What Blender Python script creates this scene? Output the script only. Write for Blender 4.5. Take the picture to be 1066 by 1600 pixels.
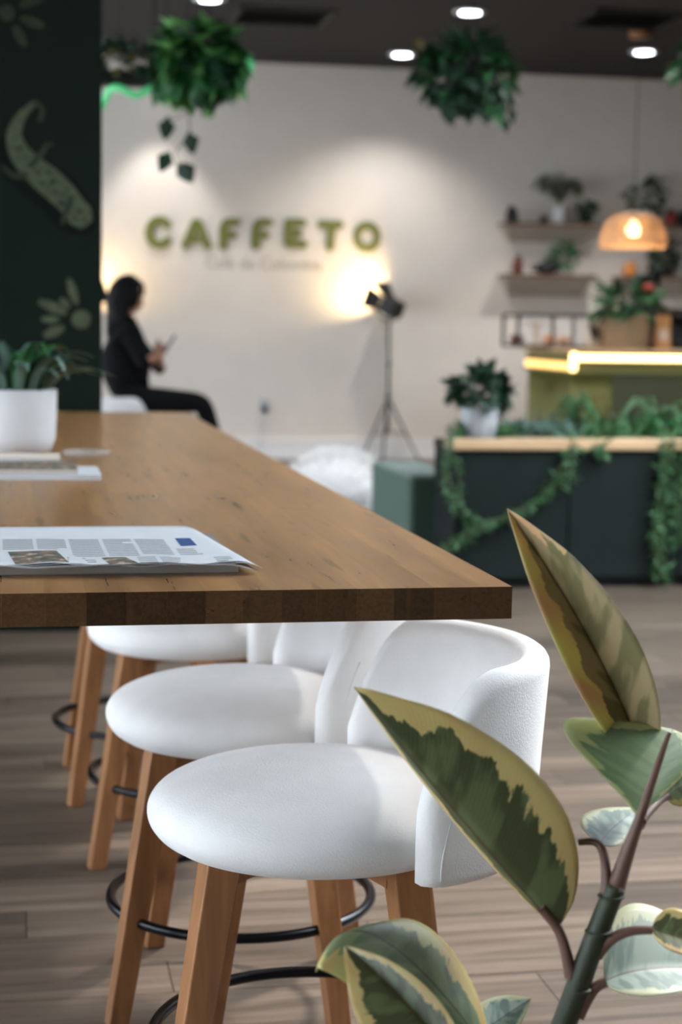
import bpy, bmesh, math, random
from mathutils import Vector, Matrix, Euler
PI = math.pi
S = bpy.context.scene
for o in list(bpy.data.objects): bpy.data.objects.remove(o, do_unlink=True)
C = S.collection
rnd = random.Random(7)

# ------------------------------------------------------------------ camera
CAM_H = 1.37
F_PX = 2700.0
RX = Vector((0.9823, -0.1866, 0.0150)); DN = Vector((-0.0056, -0.1095, -0.9940)); FW = Vector((0.1871, 0.9763, -0.1086))
EYE = Vector((0, 0, CAM_H))
cam = bpy.data.cameras.new('camera'); cam_o = bpy.data.objects.new('camera', cam); C.objects.link(cam_o)
cam.sensor_fit = 'HORIZONTAL'; cam.sensor_width = 24.0; cam.lens = F_PX / 1066 * 24.0
cam.clip_start = 0.05; cam.clip_end = 100
R3 = Matrix((RX, -DN, -FW)).transposed()
cam_o.matrix_world = Matrix.Translation(EYE) @ R3.to_4x4()
cam.dof.use_dof = True; cam.dof.focus_distance = 2.52; cam.dof.aperture_fstop = 3.6; cam.dof.aperture_blades = 9
S.camera = cam_o

# ------------------------------------------------------------------ world, sun, exposure
S.view_settings.view_transform = 'Standard'; S.view_settings.look = 'None'
S.view_settings.gamma = 1.0; S.view_settings.use_curve_mapping = False
S.view_settings.exposure = 0.22
W = bpy.data.worlds.new('world'); S.world = W; W.use_nodes = True
bg = W.node_tree.nodes['Background']
bg.inputs['Color'].default_value = (0.80, 0.90, 1.0, 1); bg.inputs['Strength'].default_value = 9.8
sun = bpy.data.lights.new('sun', 'SUN'); sun_o = bpy.data.objects.new('sun', sun); C.objects.link(sun_o)
sun.energy = 3.6; sun.angle = math.radians(4); sun.color = (1.0, 0.95, 0.88)
sun_o.rotation_euler = (Vector((-0.70, -0.55, -1.0))).to_track_quat('-Z', 'Y').to_euler(); sun_o.location = (6, 2, 8)

def at(px, py, Y=None, Z=None, D=None):
    """world point seen at a photo pixel, on the plane y = Y or z = Z, or at depth D"""
    d = RX * ((px - 533) / F_PX) + DN * ((py - 800) / F_PX) + FW
    if Y is not None: t = Y / d.y
    elif Z is not None: t = (Z - CAM_H) / d.z
    else: t = D
    return EYE + d * t

# ------------------------------------------------------------------ materials
def new_mat(name):
    m = bpy.data.materials.new(name); m.use_nodes = True
    return m, m.node_tree, m.node_tree.nodes['Principled BSDF']
def setp(b, **k):
    for a, v in k.items():
        n = {'rough': 'Roughness', 'metal': 'Metallic', 'spec': 'Specular IOR Level', 'trans': 'Transmission Weight', 'ior': 'IOR',
             'sheen': 'Sheen Weight', 'coat': 'Coat Weight', 'alpha': 'Alpha', 'estr': 'Emission Strength', 'sss': 'Subsurface Weight'}[a]
        b.inputs[n].default_value = v
def lin(c):
    return tuple((x / 255 / 12.92 if x / 255 <= 0.04045 else ((x / 255 + 0.055) / 1.055) ** 2.4) for x in c) + (1,)
def coords(nt, kind='Object', scale=(1, 1, 1)):
    if kind == 'World':
        g = nt.nodes.new('ShaderNodeNewGeometry'); out = g.outputs['Position']
    else:
        g = nt.nodes.new('ShaderNodeTexCoord'); out = g.outputs[kind]
    mp = nt.nodes.new('ShaderNodeMapping'); mp.inputs['Scale'].default_value = scale
    nt.links.new(out, mp.inputs[0]); return mp.outputs[0]
def noise(nt, vec, scale=5, detail=4, rough=.55, dist=0):
    n = nt.nodes.new('ShaderNodeTexNoise'); n.inputs['Scale'].default_value = scale; n.inputs['Detail'].default_value = detail
    n.inputs['Roughness'].default_value = rough; n.inputs['Distortion'].default_value = dist
    nt.links.new(vec, n.inputs['Vector']); return n.outputs['Fac']
def ramp(nt, fac, stops):
    r = nt.nodes.new('ShaderNodeValToRGB'); e = r.color_ramp.elements
    while len(e) < len(stops): e.new(.5)
    for el, (p, c) in zip(e, stops): el.position = p; el.color = c
    nt.links.new(fac, r.inputs[0]); return r.outputs[0]
def mixc(nt, fac, a, b, mode='MIX'):
    m = nt.nodes.new('ShaderNodeMix'); m.data_type = 'RGBA'; m.blend_type = mode
    for i, v in ((0, fac), (6, a), (7, b)):
        if hasattr(v, 'is_linked'): nt.links.new(v, m.inputs[i])
        else: m.inputs[i].default_value = v
    return m.outputs[2]
def math_(nt, op, a, b=None, c=None):
    m = nt.nodes.new('ShaderNodeMath'); m.operation = op
    for i, v in enumerate((a, b, c)):
        if v is None: continue
        if hasattr(v, 'is_linked'): nt.links.new(v, m.inputs[i])
        else: m.inputs[i].default_value = v
    return m.outputs[0]
def bump(nt, b, h, strength=.2, dist=.01):
    n = nt.nodes.new('ShaderNodeBump'); n.inputs['Strength'].default_value = strength; n.inputs['Distance'].default_value = dist
    nt.links.new(h, n.inputs['Height']); nt.links.new(n.outputs[0], b.inputs['Normal'])

def simple(name, col, rough=.6, var=.12, scale=6, bumps=0, kind='Object', **k):
    m, nt, b = new_mat(name); c = lin(col)
    v = coords(nt, kind); f = noise(nt, v, scale)
    d = tuple(x * (1 - var) for x in c[:3]) + (1,); l = tuple(min(1, x * (1 + var)) for x in c[:3]) + (1,)
    nt.links.new(ramp(nt, f, [(.3, d), (.7, l)]), b.inputs['Base Color']); setp(b, rough=rough, **k)
    if bumps: bump(nt, b, noise(nt, v, scale * 12), bumps)
    return m
def emit(name, col, strength):
    m, nt, b = new_mat(name); b.inputs['Base Color'].default_value = lin(col); b.inputs['Emission Color'].default_value = lin(col); setp(b, estr=strength, rough=.4)
    return m
def wood(name, dark, light, axis=1, rough=.45, kind='World', rand=.25, fine=1.0, endgrain_shade=False):
    m, nt, b = new_mat(name)
    sc = [14 * fine] * 3; sc[axis] = 1.2 * fine
    v = coords(nt, kind, sc)
    oi = nt.nodes.new('ShaderNodeObjectInfo')
    off = nt.nodes.new('ShaderNodeVectorMath'); off.operation = 'ADD'
    sc2 = nt.nodes.new('ShaderNodeVectorMath'); sc2.operation = 'SCALE'; sc2.inputs[0].default_value = (31, 17, 23)
    nt.links.new(oi.outputs['Random'], sc2.inputs['Scale']); nt.links.new(v, off.inputs[0]); nt.links.new(sc2.outputs[0], off.inputs[1])
    f = noise(nt, off.outputs[0], 2.2, 6, .6, .6)
    col = ramp(nt, f, [(.28, lin(dark)), (.72, lin(light))])
    r2 = math_(nt, 'MULTIPLY_ADD', oi.outputs['Random'], rand * 2, 1 - rand)
    hv = nt.nodes.new('ShaderNodeHueSaturation'); nt.links.new(r2, hv.inputs['Value']); nt.links.new(col, hv.inputs['Color'])
    out = hv.outputs[0]
    if endgrain_shade:      # end faces darkened: oiled end grain, and their shade put into the colour
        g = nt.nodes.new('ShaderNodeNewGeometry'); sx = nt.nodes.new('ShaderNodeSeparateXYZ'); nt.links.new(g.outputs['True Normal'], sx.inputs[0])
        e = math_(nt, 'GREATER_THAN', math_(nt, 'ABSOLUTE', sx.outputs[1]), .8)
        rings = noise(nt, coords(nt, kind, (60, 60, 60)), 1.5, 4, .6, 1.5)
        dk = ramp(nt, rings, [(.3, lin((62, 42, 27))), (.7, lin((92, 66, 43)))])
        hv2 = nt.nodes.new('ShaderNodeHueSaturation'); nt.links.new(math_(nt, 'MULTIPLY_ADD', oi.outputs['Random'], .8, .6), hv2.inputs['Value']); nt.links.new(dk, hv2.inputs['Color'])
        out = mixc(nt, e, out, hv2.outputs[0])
        # scattered dark checks along the grain
        ck = noise(nt, coords(nt, kind, (30, 3.0, 1)), 1.0, 2, .4)
        out = mixc(nt, math_(nt, 'MULTIPLY', ramp(nt, ck, [(.66, (0, 0, 0, 1)), (.72, (1, 1, 1, 1))]), .6), out, lin((84, 58, 36)))
    nt.links.new(out, b.inputs['Base Color'])
    rr = math_(nt, 'MULTIPLY_ADD', f, .16, rough - .08); nt.links.new(rr, b.inputs['Roughness'])
    bump(nt, b, f, .08, .004)
    return m

def make_floor_mat():
    m, nt, b = new_mat('floor_planks')
    g = nt.nodes.new('ShaderNodeNewGeometry'); sx = nt.nodes.new('ShaderNodeSeparateXYZ'); nt.links.new(g.outputs['Position'], sx.inputs[0])
    row = math_(nt, 'FLOOR', math_(nt, 'DIVIDE', sx.outputs[1], PLANK_W))
    shift = math_(nt, 'MULTIPLY', math_(nt, 'FRACT', math_(nt, 'MULTIPLY', row, .6180339)), PLANK_L)
    colm = math_(nt, 'FLOOR', math_(nt, 'DIVIDE', math_(nt, 'ADD', sx.outputs[0], shift), PLANK_L))
    cv = nt.nodes.new('ShaderNodeCombineXYZ'); nt.links.new(colm, cv.inputs[0]); nt.links.new(row, cv.inputs[1])
    wn = nt.nodes.new('ShaderNodeTexWhiteNoise'); wn.noise_dimensions = '2D'; nt.links.new(cv.outputs[0], wn.inputs[0])
    mp = nt.nodes.new('ShaderNodeMapping'); mp.inputs['Scale'].default_value = (.9, 13, 1); nt.links.new(g.outputs['Position'], mp.inputs[0])
    ad = nt.nodes.new('ShaderNodeVectorMath'); nt.links.new(mp.outputs[0], ad.inputs[0])
    s3 = nt.nodes.new('ShaderNodeVectorMath'); s3.operation = 'SCALE'; s3.inputs['Scale'].default_value = 40; nt.links.new(wn.outputs['Color'], s3.inputs[0]); nt.links.new(s3.outputs[0], ad.inputs[1])
    f = noise(nt, ad.outputs[0], 1.6, 6, .62, .8)
    col = ramp(nt, f, [(.26, lin((58, 47, 40))), (.5, lin((98, 84, 72))), (.75, lin((120, 105, 92)))])
    tone = math_(nt, 'MULTIPLY_ADD', wn.outputs['Value'], .55, .66)
    hv = nt.nodes.new('ShaderNodeHueSaturation'); nt.links.new(tone, hv.inputs['Value']); nt.links.new(col, hv.inputs['Color'])
    nt.links.new(hv.outputs[0], b.inputs['Base Color']); setp(b, rough=.42, spec=.4)
    bump(nt, b, f, .1, .003)
    return m
PLANK_W, PLANK_L = .18, 1.25

def make_fabric(name, col, var=.05, rough=.95, scale=60, bstr=.25):
    m, nt, b = new_mat(name); c = lin(col); v = coords(nt, 'Object')
    big = noise(nt, v, 7, 5); fine = noise(nt, v, scale * 5, 2)
    d = tuple(x * (1 - var * 2) for x in c[:3]) + (1,)
    nt.links.new(ramp(nt, big, [(.3, d), (.62, c)]), b.inputs['Base Color']); setp(b, rough=rough, sheen=.25, spec=.2)
    mx = math_(nt, 'ADD', fine, math_(nt, 'MULTIPLY', big, .8)); bump(nt, b, mx, bstr, .004)
    return m

def make_leaf(name, dark, mid, margin, tan, edge=.62, pale=0.5, skew=0.0):
    """variegated rubber-plant leaf: jagged green centre, cream margin; u along, v across"""
    m, nt, b = new_mat(name)
    tc = nt.nodes.new('ShaderNodeTexCoord'); sx = nt.nodes.new('ShaderNodeSeparateXYZ'); nt.links.new(tc.outputs['UV'], sx.inputs[0])
    oi = nt.nodes.new('ShaderNodeObjectInfo')
    av = math_(nt, 'ABSOLUTE', math_(nt, 'MULTIPLY_ADD', sx.outputs[1], 2, -1))
    # side veins sweep towards the tip: skew u by v
    uu = math_(nt, 'SUBTRACT', sx.outputs[0], math_(nt, 'MULTIPLY', av, .16))
    cv = nt.nodes.new('ShaderNodeCombineXYZ')
    nt.links.new(math_(nt, 'MULTIPLY', uu, 13), cv.inputs[0])
    nt.links.new(math_(nt, 'MULTIPLY', sx.outputs[1], 3.0), cv.inputs[1])
    nt.links.new(math_(nt, 'MULTIPLY', oi.outputs['Random'], 50), cv.inputs[2])
    n1 = noise(nt, cv.outputs[0], 1.0, 4, .6)
    cv2 = nt.nodes.new('ShaderNodeCombineXYZ')
    nt.links.new(math_(nt, 'MULTIPLY', uu, 9), cv2.inputs[0]); nt.links.new(math_(nt, 'MULTIPLY', sx.outputs[1], 2.2), cv2.inputs[1]); nt.links.new(math_(nt, 'MULTIPLY_ADD', oi.outputs['Random'], 20, 9), cv2.inputs[2])
    n2 = noise(nt, cv2.outputs[0], 1.1, 3, .5)
    tipf = math_(nt, 'MULTIPLY', math_(nt, 'MAXIMUM', math_(nt, 'SUBTRACT', sx.outputs[0], .72), 0), 1.5)
    val = math_(nt, 'ADD', math_(nt, 'MULTIPLY_ADD', n1, .95, -.47), math_(nt, 'ADD', av, tipf))
    val = math_(nt, 'ADD', val, math_(nt, 'MULTIPLY_ADD', sx.outputs[1], -skew, skew * .5))
    mask = ramp(nt, val, [(edge - .02, (0, 0, 0, 1)), (edge + .02, (1, 1, 1, 1))])
    green = ramp(nt, n2, [(pale - .06, lin(dark)), (pale + .06, lin(mid))])
    cream = ramp(nt, noise(nt, cv2.outputs[0], .35, 2), [(.42, lin(margin)), (.62, lin(tan))])
    col = mixc(nt, mask, green, cream)
    rib = ramp(nt, av, [(.012, (1, 1, 1, 1)), (.035, (0, 0, 0, 1))])
    col = mixc(nt, math_(nt, 'MULTIPLY', rib, .8), col, lin((96, 70, 52)))
    nt.links.new(col, b.inputs['Base Color']); setp(b, rough=.42, spec=.45)
    wv = nt.nodes.new('ShaderNodeTexWave'); wv.bands_direction = 'X'; wv.inputs['Scale'].default_value = 1.5; wv.inputs['Distortion'].default_value = 1
    nt.links.new(cv.outputs[0], wv.inputs['Vector']); bump(nt, b, wv.outputs['Fac'], .06, .004)
    tr = nt.nodes.new('ShaderNodeBsdfTranslucent'); nt.links.new(col, tr.inputs[0])
    mx = nt.nodes.new('ShaderNodeMixShader'); mx.inputs[0].default_value = .32
    nt.links.new(b.outputs[0], mx.inputs[1]); nt.links.new(tr.outputs[0], mx.inputs[2]); nt.links.new(mx.outputs[0], nt.nodes['Material Output'].inputs['Surface'])
    return m

M = {}
M['floor'] = make_floor_mat()
M['floor_under'] = simple('floor_underlay', (60, 50, 42), .9)
M['wall'] = simple('wall_plaster', (218, 209, 199), .85, .03, 3, .12, 'World')
M['ceiling'] = simple('ceiling_dark', (25, 20, 18), .9, .08, 4)
M['green_wall'] = simple('green_wall_paint', (15, 24, 18), .85, .06, 3, .05, spec=.1)
M['white_trim'] = simple('white_trim_paint', (225, 222, 220), .5, .03)
M['mural_a'] = simple('mural_paint_olive', (66, 74, 56), .8, .25, 18)
M['mural_b'] = simple('mural_paint_dim', (42, 50, 38), .8, .25, 18)
M['mural_c'] = simple('mural_paint_dark', (8, 12, 9), .8, .1)
for k_ in 'abc': setp(M['mural_' + k_].node_tree.nodes['Principled BSDF'], spec=.1)
M['table'] = wood('table_oak', (134, 93, 56), (186, 141, 92), 1, .30, rand=.12, endgrain_shade=True)
M['leg_wood'] = wood('stool_wood', (120, 78, 46), (166, 115, 72), 2, .42, 'Object', rand=.06)
M['pale_wood'] = wood('pale_pine', (176, 138, 98), (214, 180, 140), 0, .5, 'Object', rand=.08)
M['shelf_wood'] = wood('shelf_pine', (158, 146, 134), (184, 172, 160), 0, .6, 'Object', rand=.05)
M['shelf_dark'] = wood('shelf_walnut', (96, 74, 56), (126, 100, 78), 0, .6, 'Object', rand=.05)
M['white_fabric'] = make_fabric('white_chenille', (230, 228, 226))
M['fleece'] = make_fabric('white_fleece', (246, 244, 242), .04, scale=20, bstr=.6)
M['sofa'] = make_fabric('sofa_green_fabric', (82, 104, 93), .06)
M['sofa_dark'] = make_fabric('bench_green_fabric', (27, 34, 32), .08)
M['black_metal'] = simple('black_metal', (18, 20, 24), .28, .1, metal=.6)
M['black_matte'] = simple('black_matte', (16, 16, 17), .6, .1)
M['steel'] = simple('dark_steel', (60, 58, 56), .4, .1, metal=.8)
M['white_ceramic'] = simple('white_ceramic', (206, 205, 205), .5, .03, 8, .04)
M['grey_ceramic'] = simple('grey_ceramic', (176, 180, 184), .5, .05)
M['terracotta'] = simple('terracotta', (96, 48, 36), .7, .12)
M['soil'] = simple('soil', (48, 38, 30), .95, .3, 40, .5)
M['gravel'] = simple('white_gravel', (214, 212, 208), .7, .1, 30)
M['olive'] = simple('olive_panel_paint', (102, 100, 46), .5, .05)
M['green_bar'] = simple('dark_olive_panel', (60, 60, 30), .5, .05)
M['sign'] = simple('sign_green', (108, 112, 52), .6, .05)
M['sign_pale'] = simple('sign_grey', (168, 160, 148), .7, .03)
M['led'] = emit('led_warm', (255, 216, 145), 5)
M['led_dim'] = emit('led_warm_dim', (255, 200, 115), 1.6)
M['downlight'] = emit('downlight_face', (235, 244, 255), 14)
M['bulb'] = emit('bulb_glow', (255, 226, 170), 9)
M['neon'] = emit('neon_green', (80, 185, 120), .6)
M['rattan'] = simple('rattan', (204, 164, 120), .7, .15, 30)
M['basket'] = simple('basket_weave', (150, 122, 92), .8, .25, 40, .4)
M['kraft'] = simple('kraft_paper', (186, 132, 82), .8, .08)
M['kraft_pale'] = simple('pale_paper', (205, 186, 168), .8, .05)
M['leafA'] = simple('foliage_green', (46, 100, 52), .5, .35, 3)
M['leafB'] = simple('foliage_highlight', (112, 172, 92), .5, .3, 3)  # highlights on the left hanging plant's leaves, put into the colour
M['leafC'] = simple('foliage_dark', (28, 58, 38), .5, .35, 3)
M['leafD'] = simple('foliage_grey', (90, 118, 104), .55, .3, 5)
M['leafE'] = simple('foliage_olive', (70, 84, 48), .55, .3, 3)
M['leaf_vine'] = simple('foliage_vine', (66, 108, 66), .55, .3, 3)
M['leaf_brown'] = simple('foliage_brown', (96, 84, 36), .6, .3, 3)
M['stem'] = simple('plant_stem', (66, 84, 48), .6, .15)
M['stem_dark'] = simple('rubber_stem', (50, 58, 38), .55, .2, 14, .1)
M['petiole'] = simple('rubber_petiole', (112, 82, 70), .5, .12, 10)
M['paper'] = simple('newsprint', (214, 216, 218), .85, .03, 20)
M['ink'] = simple('ink_grey', (116, 118, 122), .9, .1)
M['ink_blue'] = simple('ink_blue', (40, 74, 132), .8, .05)
M['ink_red'] = simple('ink_red', (170, 70, 60), .8, .05)
M['taupe'] = simple('taupe_cover', (150, 142, 134), .6, .04)
M['cream'] = simple('cream_paper', (222, 208, 192), .8, .03)
M['skin'] = simple('skin', (170, 120, 96), .55, .05)
M['hair'] = simple('black_hair', (8, 7, 7), .5, .2, 20)
M['cloth'] = make_fabric('black_clothes', (11, 11, 13), .1)
for k_ in ('cloth', 'sofa_dark'): M[k_].node_tree.nodes['Principled BSDF'].inputs['Sheen Weight'].default_value = 0
setp(M['hair'].node_tree.nodes['Principled BSDF'], rough=.75, spec=.2)
M['fruit'] = simple('orange_pastry', (206, 130, 60), .6, .2)
M['red'] = simple('red_tin', (150, 52, 40), .5, .1)
def picture_mat():
    m, nt, b = new_mat('printed_photo'); v = coords(nt, 'Object', (30, 30, 1))
    nt.links.new(ramp(nt, noise(nt, v, 1.4, 3), [(.3, lin((40, 44, 40))), (.45, lin((92, 100, 84))), (.55, lin((130, 96, 70))), (.68, lin((196, 186, 176)))]), b.inputs['Base Color']); setp(b, rough=.8)
    return m
M['photo'] = picture_mat()
def glass_mat():
    m, nt, b = new_mat('clear_glass'); b.inputs['Base Color'].default_value = (.95, .98, .97, 1); setp(b, rough=.03, trans=1.0, ior=1.45); return m
M['glass'] = glass_mat()
def film_mat():
    m, nt, b = new_mat('thin_glass'); b.inputs['Base Color'].default_value = (.9, .93, .93, 1); setp(b, rough=.08, alpha=.16); return m
M['thin_glass'] = film_mat()
M['case_glass'] = film_mat(); M['case_glass'].node_tree.nodes['Principled BSDF'].inputs['Alpha'].default_value = .07
M['leaf1'] = make_leaf('leaf_olive', (88, 94, 62), (116, 126, 86), (222, 204, 140), (212, 178, 122), .66, .54)
M['leaf2'] = make_leaf('leaf_tawny', (142, 136, 98), (184, 168, 132), (240, 230, 156), (228, 192, 148), .72, .50, .75)
M['leaf3'] = make_leaf('leaf_green', (130, 152, 110), (142, 164, 118), (196, 204, 140), (200, 204, 150), .80, .5)
M['leaf4'] = make_leaf('leaf_pale_sheen', (132, 150, 140), (170, 184, 170), (212, 216, 186), (208, 208, 172), .78, .48)  # sky reflection on the upper sides is put into this pale bluish colour
M['leaf5'] = make_leaf('leaf_sage', (120, 136, 98), (148, 160, 118), (206, 202, 132), (212, 184, 120), .62, .5)

# ------------------------------------------------------------------ mesh helpers
class MB:
    def __init__(s, o=(0, 0, 0)): s.v = []; s.f = []; s.uv = None; s.o = Vector(o)
    def add(s, vs, fs):
        n = len(s.v); s.v += [Vector(p) for p in vs]; s.f += [tuple(i + n for i in f) for f in fs]; return s
    def box(s, x0, x1, y0, y1, z0, z1):
        return s.add([(x0, y0, z0), (x1, y0, z0), (x1, y1, z0), (x0, y1, z0), (x0, y0, z1), (x1, y0, z1), (x1, y1, z1), (x0, y1, z1)],
                     [(0, 3, 2, 1), (4, 5, 6, 7), (0, 1, 5, 4), (1, 2, 6, 5), (2, 3, 7, 6), (3, 0, 4, 7)])
    def hexa(s, a, b):   # two quads (bottom, top) of 4 points
        return s.add(list(a) + list(b), [(3, 2, 1, 0), (4, 5, 6, 7), (0, 1, 5, 4), (1, 2, 6, 5), (2, 3, 7, 6), (3, 0, 4, 7)])
    def tube(s, path, r, seg=10, closed=False, cap=True):
        path = [Vector(p) for p in path]; n = len(path)
        rs = r if isinstance(r, (list, tuple)) else [r] * n
        rings = []; up = None
        for i, p in enumerate(path):
            if closed: t = path[(i + 1) % n] - path[i - 1]
            else: t = path[min(i + 1, n - 1)] - path[max(i - 1, 0)]
            t.normalize()
            if up is None:
                up = Vector((0, 0, 1)) if abs(t.z) < .9 else Vector((1, 0, 0))
            a = up - t * up.dot(t)
            if a.length < 1e-6: a = t.orthogonal()
            a.normalize(); up = a; b = t.cross(a)
            rings.append([p + (a * math.cos(2 * PI * k / seg) + b * math.sin(2 * PI * k / seg)) * rs[i] for k in range(seg)])
        vs = [q for rg in rings for q in rg]; fs = []
        m = n if closed else n - 1
        for i in range(m):
            j = (i + 1) % n
            for k in range(seg):
                k2 = (k + 1) % seg; fs.append((i * seg + k, j * seg + k, j * seg + k2, i * seg + k2))
        if cap and not closed:
            fs.append(tuple(reversed(range(seg)))); fs.append(tuple((n - 1) * seg + k for k in range(seg)))
        return s.add(vs, fs)
    def lathe(s, prof, c=(0, 0, 0), seg=28, axis='Z', sx=1, sy=1):
        c = Vector(c); vs = []; fs = []
        for r, z in prof:
            for k in range(seg):
                a = 2 * PI * k / seg; vs.append(c + Vector((r * math.cos(a) * sx, r * math.sin(a) * sy, z)))
        n = len(prof)
        for i in range(n - 1):
            for k in range(seg):
                k2 = (k + 1) % seg; fs.append((i * seg + k, i * seg + k2, (i + 1) * seg + k2, (i + 1) * seg + k))
        fs.append(tuple(reversed(range(seg)))); fs.append(tuple((n - 1) * seg + k for k in range(seg)))
        return s.add(vs, fs)
    def grid(s, rows, closed_u=False):
        n = len(rows); m = len(rows[0]); fs = []
        for i in range(n - 1 if not closed_u else n):
            for j in range(m - 1):
                i2 = (i + 1) % n; fs.append((i * m + j, i2 * m + j, i2 * m + j + 1, i * m + j + 1))
        return s.add([q for r in rows for q in r], fs)
    def leaf(s, p, d, nrm, L, w, droop=.15):
        d = Vector(d).normalized(); nrm = Vector(nrm); sd = d.cross(nrm)
        if sd.length < 1e-5: sd = d.orthogonal()
        sd.normalize(); up = sd.cross(d); p = Vector(p)
        a = p; b = p + d * L * .4 + up * L * .04; t = p + d * L - up * L * droop; h = w / 2
        l = b + sd * h + up * h * .35; r = b - sd * h + up * h * .35
        l2 = p + d * L * .75 + sd * h * .55 - up * L * droop * .4; r2 = p + d * L * .75 - sd * h * .55 - up * L * droop * .4
        m2 = p + d * L * .75 - up * L * droop * .55
        return s.add([a, l, b, r, l2, m2, r2, t], [(0, 2, 1), (0, 3, 2), (1, 2, 5, 4), (2, 3, 6, 5), (4, 5, 7), (5, 6, 7)])
    def build(s, name, mat, parent=None, smooth=False, bevel=0, seg=2, loc=None, subsurf=0, solid=0):
        me = bpy.data.meshes.new(name)
        o_ = Vector(loc) if loc is not None else s.o
        me.from_pydata([tuple(p - o_) for p in s.v], [], s.f); me.update()
        me.materials.append(M[mat] if isinstance(mat, str) else mat)
        if smooth: me.polygons.foreach_set('use_smooth', [True] * len(me.polygons))
        ob = bpy.data.objects.new(name, me); C.objects.link(ob)
        if parent is not None: ob.parent = parent
        else: ob.location = o_
        if solid:
            m = ob.modifiers.new('s', 'SOLIDIFY'); m.thickness = solid; m.offset = 0
        if bevel:
            m = ob.modifiers.new('b', 'BEVEL'); m.width = bevel; m.segments = seg; m.limit_method = 'ANGLE'; m.angle_limit = .6
        if subsurf:
            m = ob.modifiers.new('u', 'SUBSURF'); m.levels = subsurf; m.render_levels = subsurf
        return ob
def tag(o, label=None, cat=None, group=None, kind=None):
    if label: o['label'] = label
    if cat: o['category'] = cat
    if group: o['group'] = group
    if kind: o['kind'] = kind
    return o
def thing(name, loc, label, cat, group=None, rz=0):
    o = bpy.data.objects.new(name, None); C.objects.link(o); o.location = loc; o.rotation_euler = (0, 0, rz); o.empty_display_size = .1
    return tag(o, label, cat, group)
def copy_tree(o, parent=None):
    c = o.copy(); C.objects.link(c); c.parent = parent
    for ch in o.children: copy_tree(ch, c)
    return c
def light(name, kind, loc, power, col, parent=None, **k):
    l = bpy.data.lights.new(name, kind); l.energy = power; l.color = col
    for a, v in k.items(): setattr(l, a, v)
    o = bpy.data.objects.new(name, l); C.objects.link(o); o.location = loc
    if parent is not None: o.parent = parent
    return o

# ------------------------------------------------------------------ setting
WALL_Y = 17.2; CEIL_Z = 3.9
fl = MB().box(-3.6, 8.6, -2.5, WALL_Y + .2, -.06, -.012).build('floor', 'floor_under'); tag(fl, kind='structure')
def plank_spans(row):
    sh = ((row * .6180339) % 1.0) * PLANK_L
    return sh
near_rows = range(int(2.5 // PLANK_W), int(8.4 // PLANK_W) + 1)
def in_view(x0, x1, y):  # a plank that the frame can show
    return x1 > -.15 and x0 < .62 * y + .35
far = MB()
for row in range(int(-2.4 // PLANK_W), int(WALL_Y // PLANK_W) + 1):
    y0 = row * PLANK_W; sh = plank_spans(row)
    k0 = math.floor((-3.6 + sh) / PLANK_L); k1 = math.floor((8.5 + sh) / PLANK_L)
    for k in range(k0, k1 + 1):
        x0 = max(k * PLANK_L - sh, -3.6); x1 = min((k + 1) * PLANK_L - sh, 8.6)
        if x1 - x0 < .05: continue
        z1 = rnd.uniform(-.0012, 0)
        if row in near_rows and in_view(x0, x1, y0):
            MB((x0, y0, 0)).box(x0 + .0012, x1 - .0012, y0 + .0012, y0 + PLANK_W - .0012, -.011, z1).build('plank', 'floor', fl).location = (x0, y0, 0)
        else:
            far.box(x0 + .0012, x1 - .0012, y0 + .0012, y0 + PLANK_W - .0012, -.011, z1)
tag(far.build('planks', 'floor', fl), kind='stuff')

wb = MB().box(-4.2, 8.6, WALL_Y, WALL_Y + .2, 0, CEIL_Z).build('wall_back', 'wall'); tag(wb, kind='structure')
bb = MB().box(-4.2, 8.6, WALL_Y - .022, WALL_Y, 0, .21).box(-4.2, 8.6, WALL_Y - .03, WALL_Y, .0, .06).build('baseboard_back', 'white_trim', bevel=.006); tag(bb, kind='structure')
ce = MB().box(-4.2, 8.6, 9.2, WALL_Y + .2, CEIL_Z, CEIL_Z + .15).build('ceiling', 'ceiling'); tag(ce, kind='structure')
wr = MB().box(8.4, 8.6, -2.5, WALL_Y, 0, CEIL_Z).build('wall_right', 'green_wall'); tag(wr, kind='structure')
wlb = MB().box(-4.4, -4.2, 7.6, WALL_Y + .2, 0, .7).box(-4.4, -4.2, 7.6, WALL_Y + .2, 2.5, CEIL_Z).box(-4.4, -4.2, 7.6, 8.2, .7, 2.5).box(-4.4, -4.2, 16.2, WALL_Y + .2, .7, 2.5).build('wall_left_rear', 'wall'); tag(wlb, kind='structure')  # unseen; window opening added here to brighten the back wall
win2 = thing('window_added', (-4.3, 12.2, .7), None, None); tag(win2, kind='structure')  # frame of the added, unseen window
for k in range(6): MB().box(-.05, .05, -4.0 + k * 1.6 - .03, -4.0 + k * 1.6 + .03, 0, 1.8).build('mullion', 'black_matte', win2)
for z in (0, 1.75): MB().box(-.05, .05, -4.0, 4.0, z, z + .05).build('rail', 'black_matte', win2)
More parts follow.
